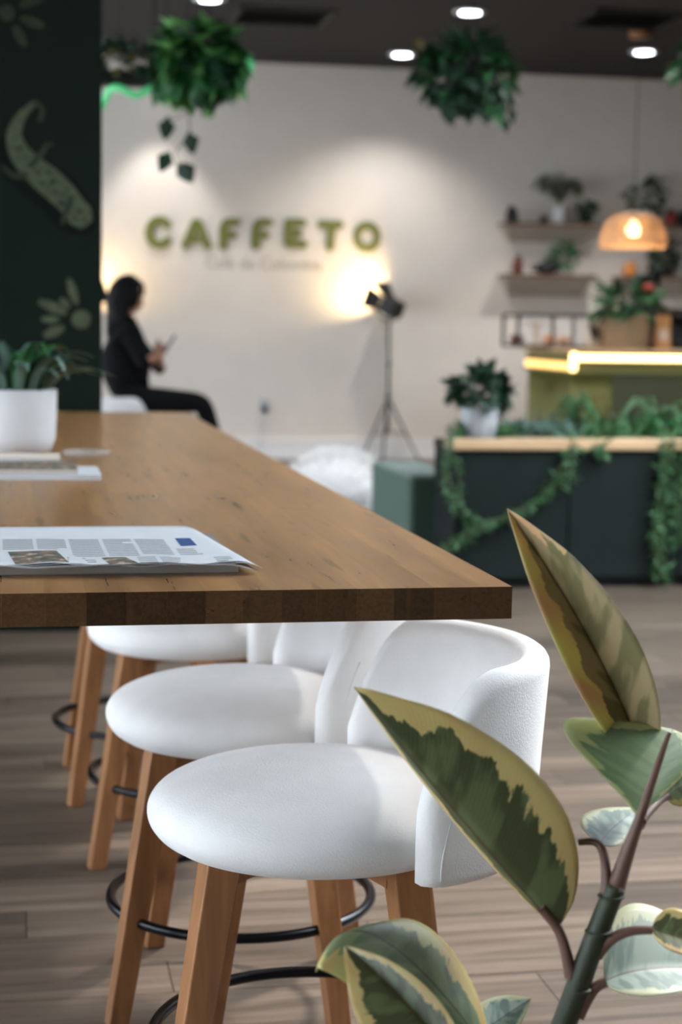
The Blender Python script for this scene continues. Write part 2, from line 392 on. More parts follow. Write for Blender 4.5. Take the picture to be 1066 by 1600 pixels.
# left side: low wall, long window opening with mullions, wall above
LX = -2.6
wf = MB().box(LX - .2, LX, -2.5, 7.62, 0, .65).box(LX - .2, LX, -2.5, 7.62, 1.9, CEIL_Z).box(LX - .2, LX, -2.5, -1.2, .65, 1.9).build('wall_side', 'wall'); tag(wf, kind='structure')
win = thing('window_1', (LX - .1, 3.2, .65), None, None); tag(win, kind='structure')
for k in range(6):
    y = -1.2 + k * 8.82 / 5 - 3.2; MB().box(-.05, .05, y - .03, y + .03, 0, 1.25).build('mullion', 'black_matte', win)
for z in (0, 1.20): MB().box(-.05, .05, -4.4, 4.42, z, z + .05).build('rail', 'black_matte', win)
wfr = MB().box(LX - .2, 8.6, -2.7, -2.5, 0, CEIL_Z).build('wall_front_added', 'green_wall'); tag(wfr, kind='structure')  # unseen dark wall, added to block light from behind the camera
cf = MB().box(LX - .2, 2.9, -2.5, 9.2, CEIL_Z, CEIL_Z + .15).box(2.9, 8.6, -2.5, 1.4, CEIL_Z, CEIL_Z + .15).box(2.9, 8.6, 7.6, 9.2, CEIL_Z, CEIL_Z + .15).build('ceiling_front', 'ceiling'); tag(cf, kind='structure')  # unseen ceiling, its opening shaped to steer daylight onto the stools
PIL_Y = 7.62; PIL_X = .389
wl = MB().box(-4.2, PIL_X, PIL_Y, PIL_Y + .35, 0, CEIL_Z).build('wall_left', 'green_wall', bevel=.006); tag(wl, kind='structure')

def flat_poly(pts, mat, name, parent, y, th=.004):
    """painted shape on the green wall, a thin film of paint traced as an outline of (x,z) points"""
    n = len(pts); mb = MB()
    mb.add([(x, y - th, z) for x, z in pts] + [(x, y, z) for x, z in pts],
           [tuple(reversed(range(n)))] + [(i, (i + 1) % n, n + (i + 1) % n, n + i) for i in range(n)])
    ob = mb.build(name, mat, parent)
    bm = bmesh.new(); bm.from_mesh(ob.data); bmesh.ops.recalc_face_normals(bm, faces=bm.faces); bmesh.ops.triangulate(bm, faces=[f for f in bm.faces if len(f.verts) > 4]); bm.to_mesh(ob.data); bm.free()
    return ob
def pw(px, py): p = at(px, py, Y=PIL_Y); return (p.x, p.z)
def stroke(pts, ws):
    """outline of a tapering stroke through pixel points"""
    L, R_ = [], []
    for i, (x, y) in enumerate(pts):
        a = pts[max(i - 1, 0)]; b = pts[min(i + 1, len(pts) - 1)]
        t = Vector((b[0] - a[0], b[1] - a[1])).normalized(); n = Vector((-t.y, t.x))
        L.append((x + n.x * ws[i], y + n.y * ws[i])); R_.append((x - n.x * ws[i], y - n.y * ws[i]))
    return L + R_[::-1]
def smooth_path(pts, n=6):
    out = []
    for i in range(len(pts) - 1):
        p0 = pts[max(i - 1, 0)]; p1 = pts[i]; p2 = pts[i + 1]; p3 = pts[min(i + 2, len(pts) - 1)]
        for k in range(n):
            t = k / n
            out.append(tuple(.5 * (2 * b + (c - a) * t + (2 * a - 5 * b + 4 * c - d) * t * t + (3 * b - a - 3 * c + d) * t ** 3) for a, b, c, d in zip(p0, p1, p2, p3)))
    out.append(tuple(pts[-1])); return out
def wall_stroke(name, pts, mat, th=.004):
    sp = smooth_path(pts, 5); return flat_poly([pw(*q) for q in stroke([(p[0], p[1]) for p in sp], [p[2] for p in sp])], mat, name, wl, PIL_Y, th)
# painted lizard, curling down the wall
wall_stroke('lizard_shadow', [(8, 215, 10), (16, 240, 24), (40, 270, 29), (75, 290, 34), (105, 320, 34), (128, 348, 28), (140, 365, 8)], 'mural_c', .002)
wall_stroke('lizard_body', [(54, 160, 4), (32, 184, 8), (22, 212, 12), (30, 238, 16), (48, 260, 19), (72, 280, 22), (96, 302, 21), (114, 322, 19), (126, 338, 20), (136, 352, 10)], 'mural_a')
wall_stroke('lizard_leg', [(52, 255, 5), (66, 238, 4), (74, 226, 3), (84, 226, 2)], 'mural_b', .005)
wall_stroke('lizard_leg', [(42, 272, 5), (24, 276, 4), (10, 266, 3), (2, 258, 2)], 'mural_b', .005)
wall_stroke('lizard_leg', [(112, 305, 5), (100, 340, 4), (98, 352, 2)], 'mural_b', .005)
wall_stroke('lizard_tail_curl', [(52, 158, 3), (66, 170, 4), (62, 190, 4)], 'mural_b', .005)
for q in [(30, 232, 5), (48, 258, 6), (60, 272, 4), (82, 284, 6), (100, 303, 5), (88, 300, 4), (112, 318, 4), (124, 330, 5), (40, 246, 4), (66, 286, 5), (76, 270, 5), (106, 296, 4), (96, 318, 6), (118, 342, 4), (132, 344, 4), (24, 216, 4), (56, 266, 3)]:
    x, y, r = q; flat_poly([pw(x + r * math.cos(a * PI / 5), y + r * math.sin(a * PI / 5) * .8) for a in range(10)], 'mural_b', 'lizard_spot', wl, PIL_Y, .006)
def daisy(cx, cy, petals, r, core, mat):
    for a, l0, l1, w in petals:
        a = math.radians(a); p0 = (cx + math.cos(a) * l0, cy - math.sin(a) * l0, w * .5); p2 = (cx + math.cos(a) * l1, cy - math.sin(a) * l1, w * .5)
        pm = ((p0[0] + p2[0]) / 2, (p0[1] + p2[1]) / 2, w)
        wall_stroke('petal', [p0, pm, p2], mat)
    flat_poly([pw(cx + core * math.cos(k * PI / 8), cy + core * math.sin(k * PI / 8)) for k in range(16)], mat, 'flower_centre', wl, PIL_Y)
daisy(127, 499, [(107, 24, 66, 7), (135, 26, 46, 6), (157, 25, 72, 8), (180, 34, 62, 6), (204, 30, 64, 8)], 0, 15, 'mural_a')
daisy(10, 20, [(-60, 24, 60, 8), (-20, 24, 62, 8), (25, 24, 70, 8)], 0, 13, 'mural_b')

# ceiling vents, downlights
for i, (x, y, lab) in enumerate([(2.22, 14.55, 'dark square air vent in ceiling above the green wall sign'), (5.0, 13.9, 'dark square air vent in ceiling near the pendant lamp mount')]):
    t = thing('ceiling_vent', (x, y, CEIL_Z), lab, 'vent', 'ceiling vents')
    m = MB(); w = .4; m.box(-w, w, -w, -w + .04, -.02, 0).box(-w, w, w - .04, w, -.02, 0).box(-w, -w + .04, -w, w, -.02, 0).box(w - .04, w, -w, w, -.02, 0); m.build('frame', 'black_matte', t)
    for k in range(9):
        y_ = -.33 + k * .08; MB().hexa([(-w + .04, y_, -.014), (w - .04, y_, -.014), (w - .04, y_ + .006, -.014), (-w + .04, y_ + .006, -.014)], [(-w + .04, y_ + .04, 0), (w - .04, y_ + .04, 0), (w - .04, y_ + .046, 0), (-w + .04, y_ + .046, 0)]).build('slat', 'black_matte', t)
DL = [(1.55, 13.93, 'cut by the top edge of the picture', 0), (3.676, 13.94, 'above the right hanging plant', 0), (3.635, 16.25, 'left of the right hanging plant, nearest the wall', 1), (5.74, 15.47, 'over the pendant lamp', 0),
      (1.42, 16.72, 'hidden behind the left hanging plant', 2)]
DL += [(3.68, 11.8, 'added for light outside the picture, behind the sofa', 3), (5.74, 11.8, 'added for light outside the picture, before the olive bar', 3), (3.68, 9.6, 'added for light outside the picture, over the planter', 3)]  # lamps added out of view to brighten the pouf and planter
def downlight(x, y, lab, spot):
    t = thing('downlight', (x, y, CEIL_Z), 'recessed ceiling downlight ' + lab, 'downlight', 'recessed downlights')
    MB().lathe([(.085, -.012), (.13, -.012), (.135, -.006), (.135, -.0005), (.085, -.0005)], seg=24).build('trim_ring', 'white_trim', t, True)
    MB().lathe([(.001, -.016), (.084, -.016), (.084, -.001)], seg=24).build('lens', 'downlight', t)
    pw_ = 260 if x > 5.5 and y > 15 else None
    l = light('downlight_lamp', 'SPOT', (0, 0, -.03), pw_ or (150, 175, 150, 150)[spot], (1, .965, .93), t, spot_size=math.radians((100, 118, 68, 120)[spot]), spot_blend=(.5, .7, .5, .5)[spot], shadow_soft_size=.06)
for a in DL: downlight(*a)

# ------------------------------------------------------------------ wall sign
def letter_parts():
    # strokes of (points, half width) in a unit-high box; chunky rounded capitals
    arc = lambda cx, cy, rx, ry, a0, a1, n=14: [(cx + rx * math.cos(math.radians(a0 + (a1 - a0) * i / n)), cy + ry * math.sin(math.radians(a0 + (a1 - a0) * i / n))) for i in range(n + 1)]
    return {'C': [(arc(.5, .5, .36, .37, 42, 318), .13)],
            'A': [([(.10, .12), (.44, .86)], .125), ([(.44, .86), (.56, .86)], .125), ([(.56, .86), (.90, .12)], .125), ([(.3, .32), (.7, .32)], .10)],
            'F': [([(.17, .12), (.17, .62)], .145), (arc(.42, .62, .25, .245, 180, 90, 6), .13), ([(.42, .865), (.72, .865)], .125), ([(.2, .45), (.60, .45)], .11)],
            'E': [([(.17, .18), (.17, .84)], .15), ([(.17, .86), (.74, .86)], .125), ([(.17, .5), (.62, .5)], .10), ([(.17, .13), (.78, .13)], .125)],
            'T': [([(.06, .865), (.80, .865)], .125), ([(.47, .86), (.43, .12)], .13)],
            'O': [(arc(.5, .5, .37, .385, 0, 360, 24), .118)]}
LP = letter_parts()
sg = at(410, 364, Y=WALL_Y); sign = thing('wall_sign', (sg.x, WALL_Y, sg.z), 'olive green CAFFETO lettering mounted on pale back wall', 'sign')
spans = [('C', 226, 272, 338, 389), ('A', 285, 329, 342, 389), ('F', 342, 381, 341, 389), ('F', 393, 431, 341, 389), ('E', 444, 483, 342, 387), ('T', 499, 538, 345, 391), ('O', 551, 595, 347, 393)]
for ch, px0, px1, py0, py1 in spans:
    a = at(px0, py1, Y=WALL_Y); b = at(px1, py0, Y=WALL_Y); m = MB(sign.location)
    w, h = b.x - a.x, b.z - a.z
    for pts, hw in LP[ch]:
        hw = hw * .315
        q = [(a.x + u * w, a.z + v * h) for u, v in pts]
        for i in range(len(q) - 1):
            (x0, z0), (x1, z1) = q[i], q[i + 1]
            d = Vector((x1 - x0, z1 - z0)); L = d.length; ang = math.atan2(d.y, d.x)
            out = [(x1 + hw * math.cos(ang - PI / 2 + PI * k / 8), z1 + hw * math.sin(ang - PI / 2 + PI * k / 8)) for k in range(9)] + [(x0 + hw * math.cos(ang + PI / 2 + PI * k / 8), z0 + hw * math.sin(ang + PI / 2 + PI * k / 8)) for k in range(9)]
            n = len(out); y0 = WALL_Y - .02 - .0002 * (len(m.f) // 19)
            m.add([(x, y0, z) for x, z in out] + [(x, WALL_Y, z) for x, z in out], [tuple(range(n))] + [(i2, n + i2, n + (i2 + 1) % n, (i2 + 1) % n) for i2 in range(n)])
    m.build('letter', 'sign', sign)
tx = bpy.data.curves.new('tagline', 'FONT'); tx.body = 'Café de Colombia'; tx.size = .16; tx.extrude = .001; tx.align_x = 'CENTER'; tx.align_y = 'CENTER'
to = bpy.data.objects.new('tagline_curve', tx); C.objects.link(to); dg = bpy.context.evaluated_depsgraph_get(); me = bpy.data.meshes.new_from_object(to.evaluated_get(dg)); bpy.data.objects.remove(to)
me.name = 'tagline'; me.materials.append(M['sign_pale']); tl = bpy.data.objects.new('tagline', me); C.objects.link(tl); tl.parent = sign
tp = at(412, 413, Y=WALL_Y); tl.location = (tp.x - sg.x, -.0015, tp.z - sg.z); tl.rotation_euler = (PI / 2, 0, 0)
tl['label'] = 'small pale grey tagline'; tl['kind'] = 'stuff'

# wall outlet and cord
op = at(413, 634, Y=WALL_Y); t = thing('wall_outlet', (op.x, WALL_Y, op.z), 'grey wall outlet with plug and thin cord below the sign', 'outlet')
MB().box(-.045, .045, -.012, 0, -.07, .07).build('plate', 'grey_ceramic', t, bevel=.006)
MB().box(-.03, .03, -.05, -.012, -.06, .0).build('plug', 'steel', t, bevel=.006)
MB().tube(smooth_path([(0, -.05, -.05), (-.01, -.07, -.15), (-.04, -.06, -.35), (-.03, -.05, -.44)], 5), .006, 6).build('cord', 'grey_ceramic', t, True)

# ------------------------------------------------------------------ communal table
T_Z = .97; T_TH = .05; TX0, TX1, TY0, TY1 = -.20, .758, 2.541, 7.59
table = thing('communal_table', ((TX0 + TX1) / 2, TY0 + .2, 0), 'long butcher-block communal table of brown oiled wood, white stools alongside', 'table')
O = table.location.copy()
x = TX1; ci = 0
while x > TX0 + .01:
    w = rnd.uniform(.054, .064); x0 = max(TX0, x - w)
    if x0 - TX0 < .02: x0 = TX0
    y = TY0; first = True
    while y < TY1 - .01:
        l = rnd.uniform(.5, 1.1); y1 = min(TY1, y + l)
        if TY1 - y1 < .2: y1 = TY1
        dz = rnd.uniform(-.0001, .0001)
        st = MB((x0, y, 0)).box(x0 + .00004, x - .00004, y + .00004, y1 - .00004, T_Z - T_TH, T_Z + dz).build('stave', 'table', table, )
        st.location = (x0 - O.x, y - O.y, 0)
        y = y1
    x = x0
MB(O).box(-.19, -.03, 2.9, 7.2, T_Z - T_TH - .03, T_Z - T_TH).build('under_rail', 'black_metal', table)
for yy in (3.0, 7.0):
    MB(O).box(-.185, -.06, yy - .04, yy + .04, .0, T_Z - T_TH - .03).build('leg', 'black_metal', table, bevel=.005)

# ------------------------------------------------------------------ stools
def rot2(x, y, a): return (x * math.cos(a) - y * math.sin(a), x * math.sin(a) + y * math.cos(a))
def make_stool(leg_rot=0.0):
    root = thing('bar_stool', (0, 0, 0), 'x', 'stool', 'white upholstered bar stools')
    # seat pad: round cushion, domed top
    prof = [(.001, .534), (.21, .534), (.25, .542), (.270, .560), (.277, .581), (.272, .602), (.252, .622), (.21, .639), (.15, .651), (.08, .657), (.001, .659)]
    prof = [(max(.001, a), b) for a, b in smooth_path(prof, 5)]
    seat = MB().lathe(prof, seg=112, sx=1.0, sy=.97).build('seat', 'white_fabric', root, True)
    # wrap-round shell
    cx = .065; NA = 72; rows = []
    for i in range(NA + 1):
        a = -82 + 164 * i / NA; ar = math.radians(a); e = min(1, (82 - abs(a)) / 30)
        s = 1 - (1 - e) ** 2.4; top = .650 + .205 * s
        endr = min(1, (82 - abs(a)) / 9); endr = math.sqrt(max(0, 1 - (1 - endr) ** 2))     # rounded front edge
        r0, r1 = .245, .297; mid = (r0 + r1) / 2; hw = (r1 - r0) / 2 * max(.03, endr)
        zb = .528 + .01 * (1 - endr); flare = .02
        ring = []
        pr = []
        for k in range(9):       # outer side up, over the rim, inner side down
            th = PI * k / 8; pr.append((mid + hw * math.cos(th), top - .026 + .026 * math.sin(th)))
        prof2 = [(mid, zb), (mid + hw * .7, zb + .004), (mid + hw, zb + .02), (mid + hw * 1.05, .5 * (zb + top))] + pr + [(mid - hw * 1.0, .5 * (zb + top)), (mid - hw, zb + .02), (mid - hw * .7, zb + .004), (mid, zb)]
        for r, z in prof2:
            rr = r + flare * max(0, (z - .6) / .25)
            ring.append((cx + rr * math.cos(ar) * .98, rr * math.sin(ar), z))
        rows.append(ring)
    m = MB().grid(rows)
    n = len(rows[0]); m.f.append(tuple(range(n))); m.f.append(tuple(reversed([NA * n + k for k in range(n)])))
    shell = m.build('backrest', 'white_fabric', root, True)
    for sg_ in (-1, 1):
        seam = []
        for i in range(13):
            z = .545 + .19 * i / 12; ar = math.radians(sg_ * (76 - 9 * (i / 12) ** 1.5)); rr = .2985 + .02 * max(0, (z - .6) / .25); seam.append((cx + rr * math.cos(ar) * .98, rr * math.sin(ar), z))
        MB().tube(seam, .0009, 6).build('seam', 'white_fabric', shell, True)
    # four splayed legs with gusset arms
    for sx in (-1, 1):
        for sy in (-1, 1):
            def q(h, z, zoff=0, t=.026):
                c_ = rot2(sx * h, sy * h, leg_rot); r_ = [rot2(dx * t, dy * t, .17) for dx, dy in ((-1, -1), (1, -1), (1, 1), (-1, 1))]
                return [(c_[0] + a[0], c_[1] + a[1], z) for a in r_]
            leg = MB().hexa(q(.218, 0, t=.0205), q(.143, .536, t=.028)).build('leg', 'leg_wood', root, bevel=.003)
            a0 = rot2(sx * .132, sy * .132, leg_rot); a1 = (0, 0); d = Vector(a0).normalized(); nn = Vector((-d.y, d.x)) * .022
            pts = lambda p, z: [(p[0] + nn.x, p[1] + nn.y, z), (p[0] - nn.x, p[1] - nn.y, z)]
            A = pts(a0, .498) + list(reversed(pts(a1, .524))); B = pts(a0, .531) + list(reversed(pts(a1, .531)))
            MB().hexa(A, B).build('brace', 'leg_wood', leg)
    rr = .187 * math.sqrt(2) + .003
    MB().tube([(rr * math.cos(2 * PI * k / 56), rr * math.sin(2 * PI * k / 56), .20) for k in range(56)], .0105, 10, True).build('foot_ring', 'black_metal', root, True)
    return root
SPOTS = [((.488, 2.715), math.radians(-13), 0, 'white bar stool nearest the camera, under the table corner'),
         ((.460, 3.43), math.radians(-14), 0, 'white bar stool, second from the camera along the table'),
         ((.465, 4.42), math.radians(-13), 0, 'white bar stool third from the camera, its seat half hidden by the table edge'),
         ((.390, 5.05), math.radians(0), 0, 'farthest white bar stool at the table, mostly hidden, one wooden leg showing')]
protos = {}
for (x, y), lr, rz, lab in SPOTS:
    s = make_stool(lr); s.location = (x, y, 0); s.rotation_euler.z = rz; s['label'] = lab
seat_p = at(200, 640, Y=11.75)
ps = make_stool(math.radians(10)); PSX, PSY = .74, 11.95
ps.location = (PSX, PSY, 0); ps.rotation_euler.z = math.radians(-125); ps['label'] = 'white bar stool that the seated person in black sits on'

# ------------------------------------------------------------------ things on the table
nw = at(0, 900, Z=T_Z)
def book_block(name, label, cat, x0, x1, y0, y1, z0, th, cover, page, rz=0):
    cx, cy = (x0 + x1) / 2, (y0 + y1) / 2
    t = thing(name, (cx, cy, z0), label, cat, None, rz); w, d = (x1 - x0) / 2, (y1 - y0) / 2
    MB().box(-w + .002, w - .003, -d + .003, d - .003, .0012, th - .0012).build('pages', page, t)
    MB().box(-w, w, -d, d, 0, .0012).box(-w, w, -d, d, th - .0012, th).build('cover', cover, t, bevel=.0004, seg=1)
    return t
bk = book_block('magazine', 'thick taupe magazine lying under the folded newspaper', 'magazine', -.17, .36, 2.725, 3.13, T_Z + .0004, .0135, 'taupe', 'taupe')
nz = T_Z + .0143
NX0, NX1, NY0, NY1 = -.18, .395, 2.695, 3.185
news = thing('newspaper', ((NX0 + NX1) / 2, (NY0 + NY1) / 2, nz), 'folded newspaper on top of taupe magazine at the table end', 'newspaper'); NO = news.location
def page_wave(u, v, ph, droop): return .0016 * math.sin(23 * u + ph) * (1 - v) ** 2 + .0008 * math.sin(40 * u + 2 * ph) * (1 - v) ** 3 - droop * max(0, (u - .93) / .07) ** 2
PH = []
def sheet(dz, dx, seedv, name, droop):
    r = random.Random(seedv); rows_t = []; rows_b = []
    nx, ny = 44, 14
    ph = r.uniform(0, 6); PH.append(ph)
    for i in range(nx + 1):
        u = i / nx; rt = []; rb = []
        for j in range(ny + 1):
            v = j / ny
            xr = NX1 + dx - v * .048
            x = NX0 + (xr - NX0) * u; y = NY0 + (NY1 - NY0) * v + .004 * math.sin(9 * u + ph) * (1 - v)
            z = nz + dz + page_wave(u, v, ph, droop)
            rt.append((x, y, z + .0008)); rb.append((x, y, z))
        rows_t.append(rt); rows_b.append(rb)
    m = MB(NO); m.grid(rows_t); m.grid(rows_b)
    n = ny + 1; off = (nx + 1) * n
    for i in range(nx):
        for j in (0, ny): a, b = i * n + j, (i + 1) * n + j; m.f.append((a, b, b + off, a + off) if j == 0 else (b, a, a + off, b + off))
    for j in range(ny):
        for i in (0, nx): a, b = i * n + j, i * n + j + 1; m.f.append((b, a, a + off, b + off) if i == 0 else (a, b, b + off, a + off))
    return m.build(name, 'paper', news, True)
for k in range(4): sheet(.0022 + k * .0014, -.004 * (3 - k) - (.004 if k % 2 else 0), 3 + k, 'sheet', .0085 + k * .001)
zt = nz + .0022 + 3 * .0014 + .0008
def zpage(x, y):
    v = min(1, max(0, (y - NY0) / (NY1 - NY0))); u = min(1, max(0, (x - NX0) / (NX1 - .004 - v * .048 - NX0)))
    return zt + page_wave(u, v, PH[-1], .0115)
def strip(m, a, b, c, d, lift, n=6):
    rows = []
    for i in range(n + 1):
        t = i / n; rows.append([Vector(a).lerp(Vector(b), t), Vector(d).lerp(Vector(c), t)])
    m.grid([[(p.x, p.y, zpage(p.x, p.y) + lift) for p in r] for r in rows])
def patch(name, quad, mat, lift=.0003):
    m = MB(NO); strip(m, *[at(px, py, Z=zt) for px, py in quad], lift); return m.build(name, mat, news)
patch('printed_photo', [(24, 881), (108, 879), (88, 861), (12, 862)], 'photo')
patch('printed_photo', [(172, 882), (222, 883), (196, 871), (158, 871)], 'photo')
patch('printed_box', [(283, 853), (308, 852.5), (297, 841), (273, 841)], 'ink_blue')
patch('printed_mark', [(286, 879), (294, 878), (290, 872), (281, 873)], 'ink_blue')
patch('printed_mark', [(292, 878.5), (300, 878), (295, 873), (288, 873)], 'ink_red')
tm = MB(NO)
def skew(x, y): return x + (y - 841) * x / 330
def text_col(x0, x1, y0, y1):
    y = y0
    while y < y1:
        e = x1 - (x1 - x0) * (rnd.random() * .4 if rnd.random() < .2 else 0)
        strip(tm, *[at(px, py, Z=zt) for px, py in ((skew(x0, y), y), (skew(e, y), y), (skew(e, y - .9), y - .9), (skew(x0, y - .9), y - .9))], .0003, 3)
        y += 2.3 + (y - 841) * .012
for x0, x1, y0, y1 in [(4, 50, 844, 860), (56, 100, 844, 860), (106, 152, 844, 869), (158, 202, 844, 869), (208, 254, 844, 868), (96, 136, 872, 885), (196, 222, 872, 884), (228, 262, 872, 884), (-46, -4, 846, 884), (262, 296, 858, 868), (306, 330, 872, 882)]:
    text_col(x0, x1, y0, y1)
tag(tm.build('printed_text', 'ink', news), kind='stuff')

# magazines and cards further along
mA = book_block('magazine', 'white magazine with pale cover edge lying in front of the plant pot', 'magazine', -.17, .222, 4.36, 4.62, T_Z + .0004, .012, 'paper', 'paper')
mB = book_block('magazine', 'magazine with dark picture cover stacked on the white magazine', 'magazine', -.16, .165, 4.40, 4.66, T_Z + .0128, .010, 'photo', 'cream')
mC = book_block('notebook', 'cream closed notebook lying close to the white plant pot', 'notebook', -.15, .135, 4.86, 5.02, T_Z + .0004, .016, 'cream', 'paper', 0)
cp = at(135, 712, Z=T_Z); t = thing('glass_coaster', (cp.x, cp.y, T_Z + .0005), 'clear shallow glass dish on table beside the notebook', 'dish')
MB().lathe([(.001, 0), (.06, 0), (.07, .006), (.074, .014), (.071, .014), (.066, .008), (.058, .005), (.001, .005)], seg=32).build('dish_body', 'thin_glass', t, True)

# white pot with strap-leaved plant
pp = thing('potted_plant', (.01, 5.22, T_Z + .0006), 'strap-leaved plant in round white ceramic pot on the long table', 'plant')
MB().lathe([(.001, 0), (.085, 0), (.108, .012), (.119, .05), (.123, .12), (.124, .188), (.121, .192), (.114, .188), (.113, .165), (.001, .165)], seg=40).build('pot', 'white_ceramic', pp, True)
MB().lathe([(.001, .17), (.112, .17), (.112, .16), (.001, .16)], seg=24).build('soil', 'soil', pp)
g = MB()
for k in range(70):
    a = rnd.uniform(0, 2 * PI); r = .11 * math.sqrt(rnd.random()); s = rnd.uniform(.006, .011); g.lathe([(.001, -s), (s * .8, -s * .5), (s, 0), (s * .7, s * .6), (.001, s)], (r * math.cos(a), r * math.sin(a), .176), 6)
tag(g.build('gravel', 'gravel', pp, True), kind='stuff')
def strap(path, w, mb):
    path = [Vector(p) for p in path]; n = len(path); rows = []
    for i, p in enumerate(path):
        t = (path[min(i + 1, n - 1)] - path[max(i - 1, 0)]).normalized(); sd = t.cross(Vector((0, 0, 1)))
        if sd.length < 1e-4: sd = Vector((1, 0, 0))
        sd.normalize(); up = sd.cross(t); u = i / (n - 1); ww = w * (.55 + .45 * math.sin(PI * min(1, u * 1.3))) * (1 - max(0, (u - .6) / .4) ** 2) + .0006
        rows.append([p + sd * ww + up * ww * .4, p, p - sd * ww + up * ww * .4])
    mb.grid(rows)
for k in range(42):
    a = k * 2.39996 + rnd.uniform(-.2, .2); r = .09 * math.sqrt((k + .5) / 34); L = rnd.uniform(.10, .19); h = rnd.uniform(.08, .17)
    d = Vector((math.cos(a), math.sin(a), 0)); b = d * r + Vector((0, 0, .17))
    m = MB(); strap(smooth_path([tuple(b), tuple(b + d * L * .25 + Vector((0, 0, h * .7))), tuple(b + d * L * .7 + Vector((0, 0, h * .95))), tuple(b + d * L * 1.1 + Vector((0, 0, h * rnd.uniform(.4, .85))))], 4), rnd.uniform(.013, .022), m)
    m.build('leaf', rnd.choice(['leafD', 'leafD', 'leafC', 'leafA']), pp, True)

# ------------------------------------------------------------------ rubber plant in front
def leaf_w(u, pk=.82): return max(0.0, math.sin(PI * min(1, u) ** pk)) ** .72 * (1 - .35 * max(0, (u - .78) / .22) ** 1.5) + .004
PD = 2.02
rp = thing('rubber_plant', at(800, 1900, D=PD) * 1.0, 'variegated rubber plant with large cream-edged leaves in the foreground', 'plant')
rp.location.z = 0; RO = rp.location.copy()
def big_leaf(base, ctrl, tip, left, right, mat, cl=.0, cr=.0, label=None, nu=26, nv=8, wave=.0, pk=.82):
    """base, ctrl, tip and the two half-width vectors are (px, py, metres of depth); halves hinge on the midrib"""
    B, K, T = [at(p[0], p[1], D=PD + p[2]) for p in (base, ctrl, tip)]
    k = PD / F_PX
    Lv, Rv = [RX * (p[0] * k) + DN * (p[1] * k) + FW * p[2] for p in (left, right)]
    rows = []
    for i in range(nu + 1):
        u = i / nu; c = B * (1 - u) ** 2 + K * (2 * u * (1 - u)) + T * u * u
        t = ((K - B) * (1 - u) + (T - K) * u).normalized(); w = leaf_w(u, pk); row = []
        for j in range(-nv, nv + 1):
            v = abs(j) / nv; V = Lv if j < 0 else Rv; cc = cl if j < 0 else cr
            n = V.cross(t).normalized() * (1 if j < 0 else -1)
            row.append(c + V * w * v + n * cc * w * v * v + n * wave * math.sin(u * 14 + j) * w * v)
        rows.append(row)
    m = MB(RO).grid(rows); ob = m.build('leaf', mat, rp, True, solid=.0009)
    uvl = ob.data.uv_layers.new(name='UVMap'); mm = 2 * nv + 1
    for lp in ob.data.loops:
        i, j = divmod(lp.vertex_index, mm); uvl.data[lp.index].uv = (i / nu, j / (mm - 1))
    if label: ob['label'] = label
    return ob
def petiole(pts, r, mat='petiole', name='petiole'):
    P_ = [at(x, y, D=PD + d) for x, y, d in pts]
    n = len(pts); sp = smooth_path([tuple(p) for p in P_], 6); rs = [r[0] + (r[1] - r[0]) * (i / (len(sp) - 1)) ** .6 for i in range(len(sp))]
    return MB(RO).tube(sp, rs, 12).build(name, mat, rp, True)
px2m = PD / F_PX
soil_p = Vector((RO.x, RO.y, .36))
st_path = [tuple(soil_p - Vector((0, 0, .02)))] + [tuple(at(x, y, D=PD)) for x, y in ((820, 1760), (882, 1600), (925, 1480), (962, 1385))]
sp = smooth_path(st_path, 8); MB(RO).tube(sp, [.0165 - .004 * i / (len(sp) - 1) for i in range(len(sp))], 16).build('stem', 'stem_dark', rp, True)
petiole([(962, 1388, 0), (985, 1320, 0), (1003, 1270, 0), (1030, 1190, .01), (1046, 1145, .02)], (.0125, .0025), 'petiole', 'stem_tip')
for (x, y) in ((905, 1545), (935, 1455), (955, 1400)):
    c = at(x, y, D=PD); MB(RO).lathe([(.0145, -.002), (.0162, 0), (.0145, .002)], c, 16).build('stem_node', 'stem_dark', rp, True)
# 1 large leaf across the stool: midrib is the lower-left edge, far half folds behind
big_leaf((872, 1452, 0), (735, 1305, -.02), (553, 1073, -.02), (-6, 22, .085), (104, -86, -.01), 'leaf1', .0, .012, 'large folded leaf with olive centre and cream margin')
petiole([(893, 1528, 0), (885, 1490, 0), (872, 1452, 0), (845, 1418, -.004)], (.0085, .0055))
# 2 tall upright leaf
big_leaf((1012, 1200, .13), (945, 1010, .12), (793, 795, .09), (-46, 18, -.06), (38, -30, -.06), 'leaf2', .01, .012, 'tall upright leaf with tawny centre and yellow margin')
petiole([(1000, 1290, .01), (1012, 1268, .06), (1016, 1240, .11), (1012, 1200, .13)], (.006, .004))
# 3 cupped leaf seen from below
big_leaf((1000, 1290, .0), (1014, 1235, .02), (1052, 1140, .10), (-150, -62, .02), (74, -6, .03), 'leaf3', .01, .01, 'cupped grey-green leaf with pale yellow rim', pk=2.3)
# 4 small pale leaf behind
big_leaf((938, 1318, .02), (950, 1296, .06), (1000, 1262, .16), (-40, -16, .03), (22, 14, -.01), 'leaf4')
petiole([(948, 1398, 0), (947, 1360, .005), (942, 1330, .015), (930, 1316, .02), (905, 1316, .03)], (.0075, .004))
# 5 lower right pale leaf
big_leaf((944, 1534, 0), (1010, 1500, .02), (1150, 1520, .06), (-6, -92, .06), (6, 22, -.05), 'leaf4', .01, .0, 'pale leaf with painted sky sheen at the lower right')
petiole([(903, 1588, 0), (918, 1560, 0), (932, 1542, 0), (948, 1534, 0)], (.0085, .006))
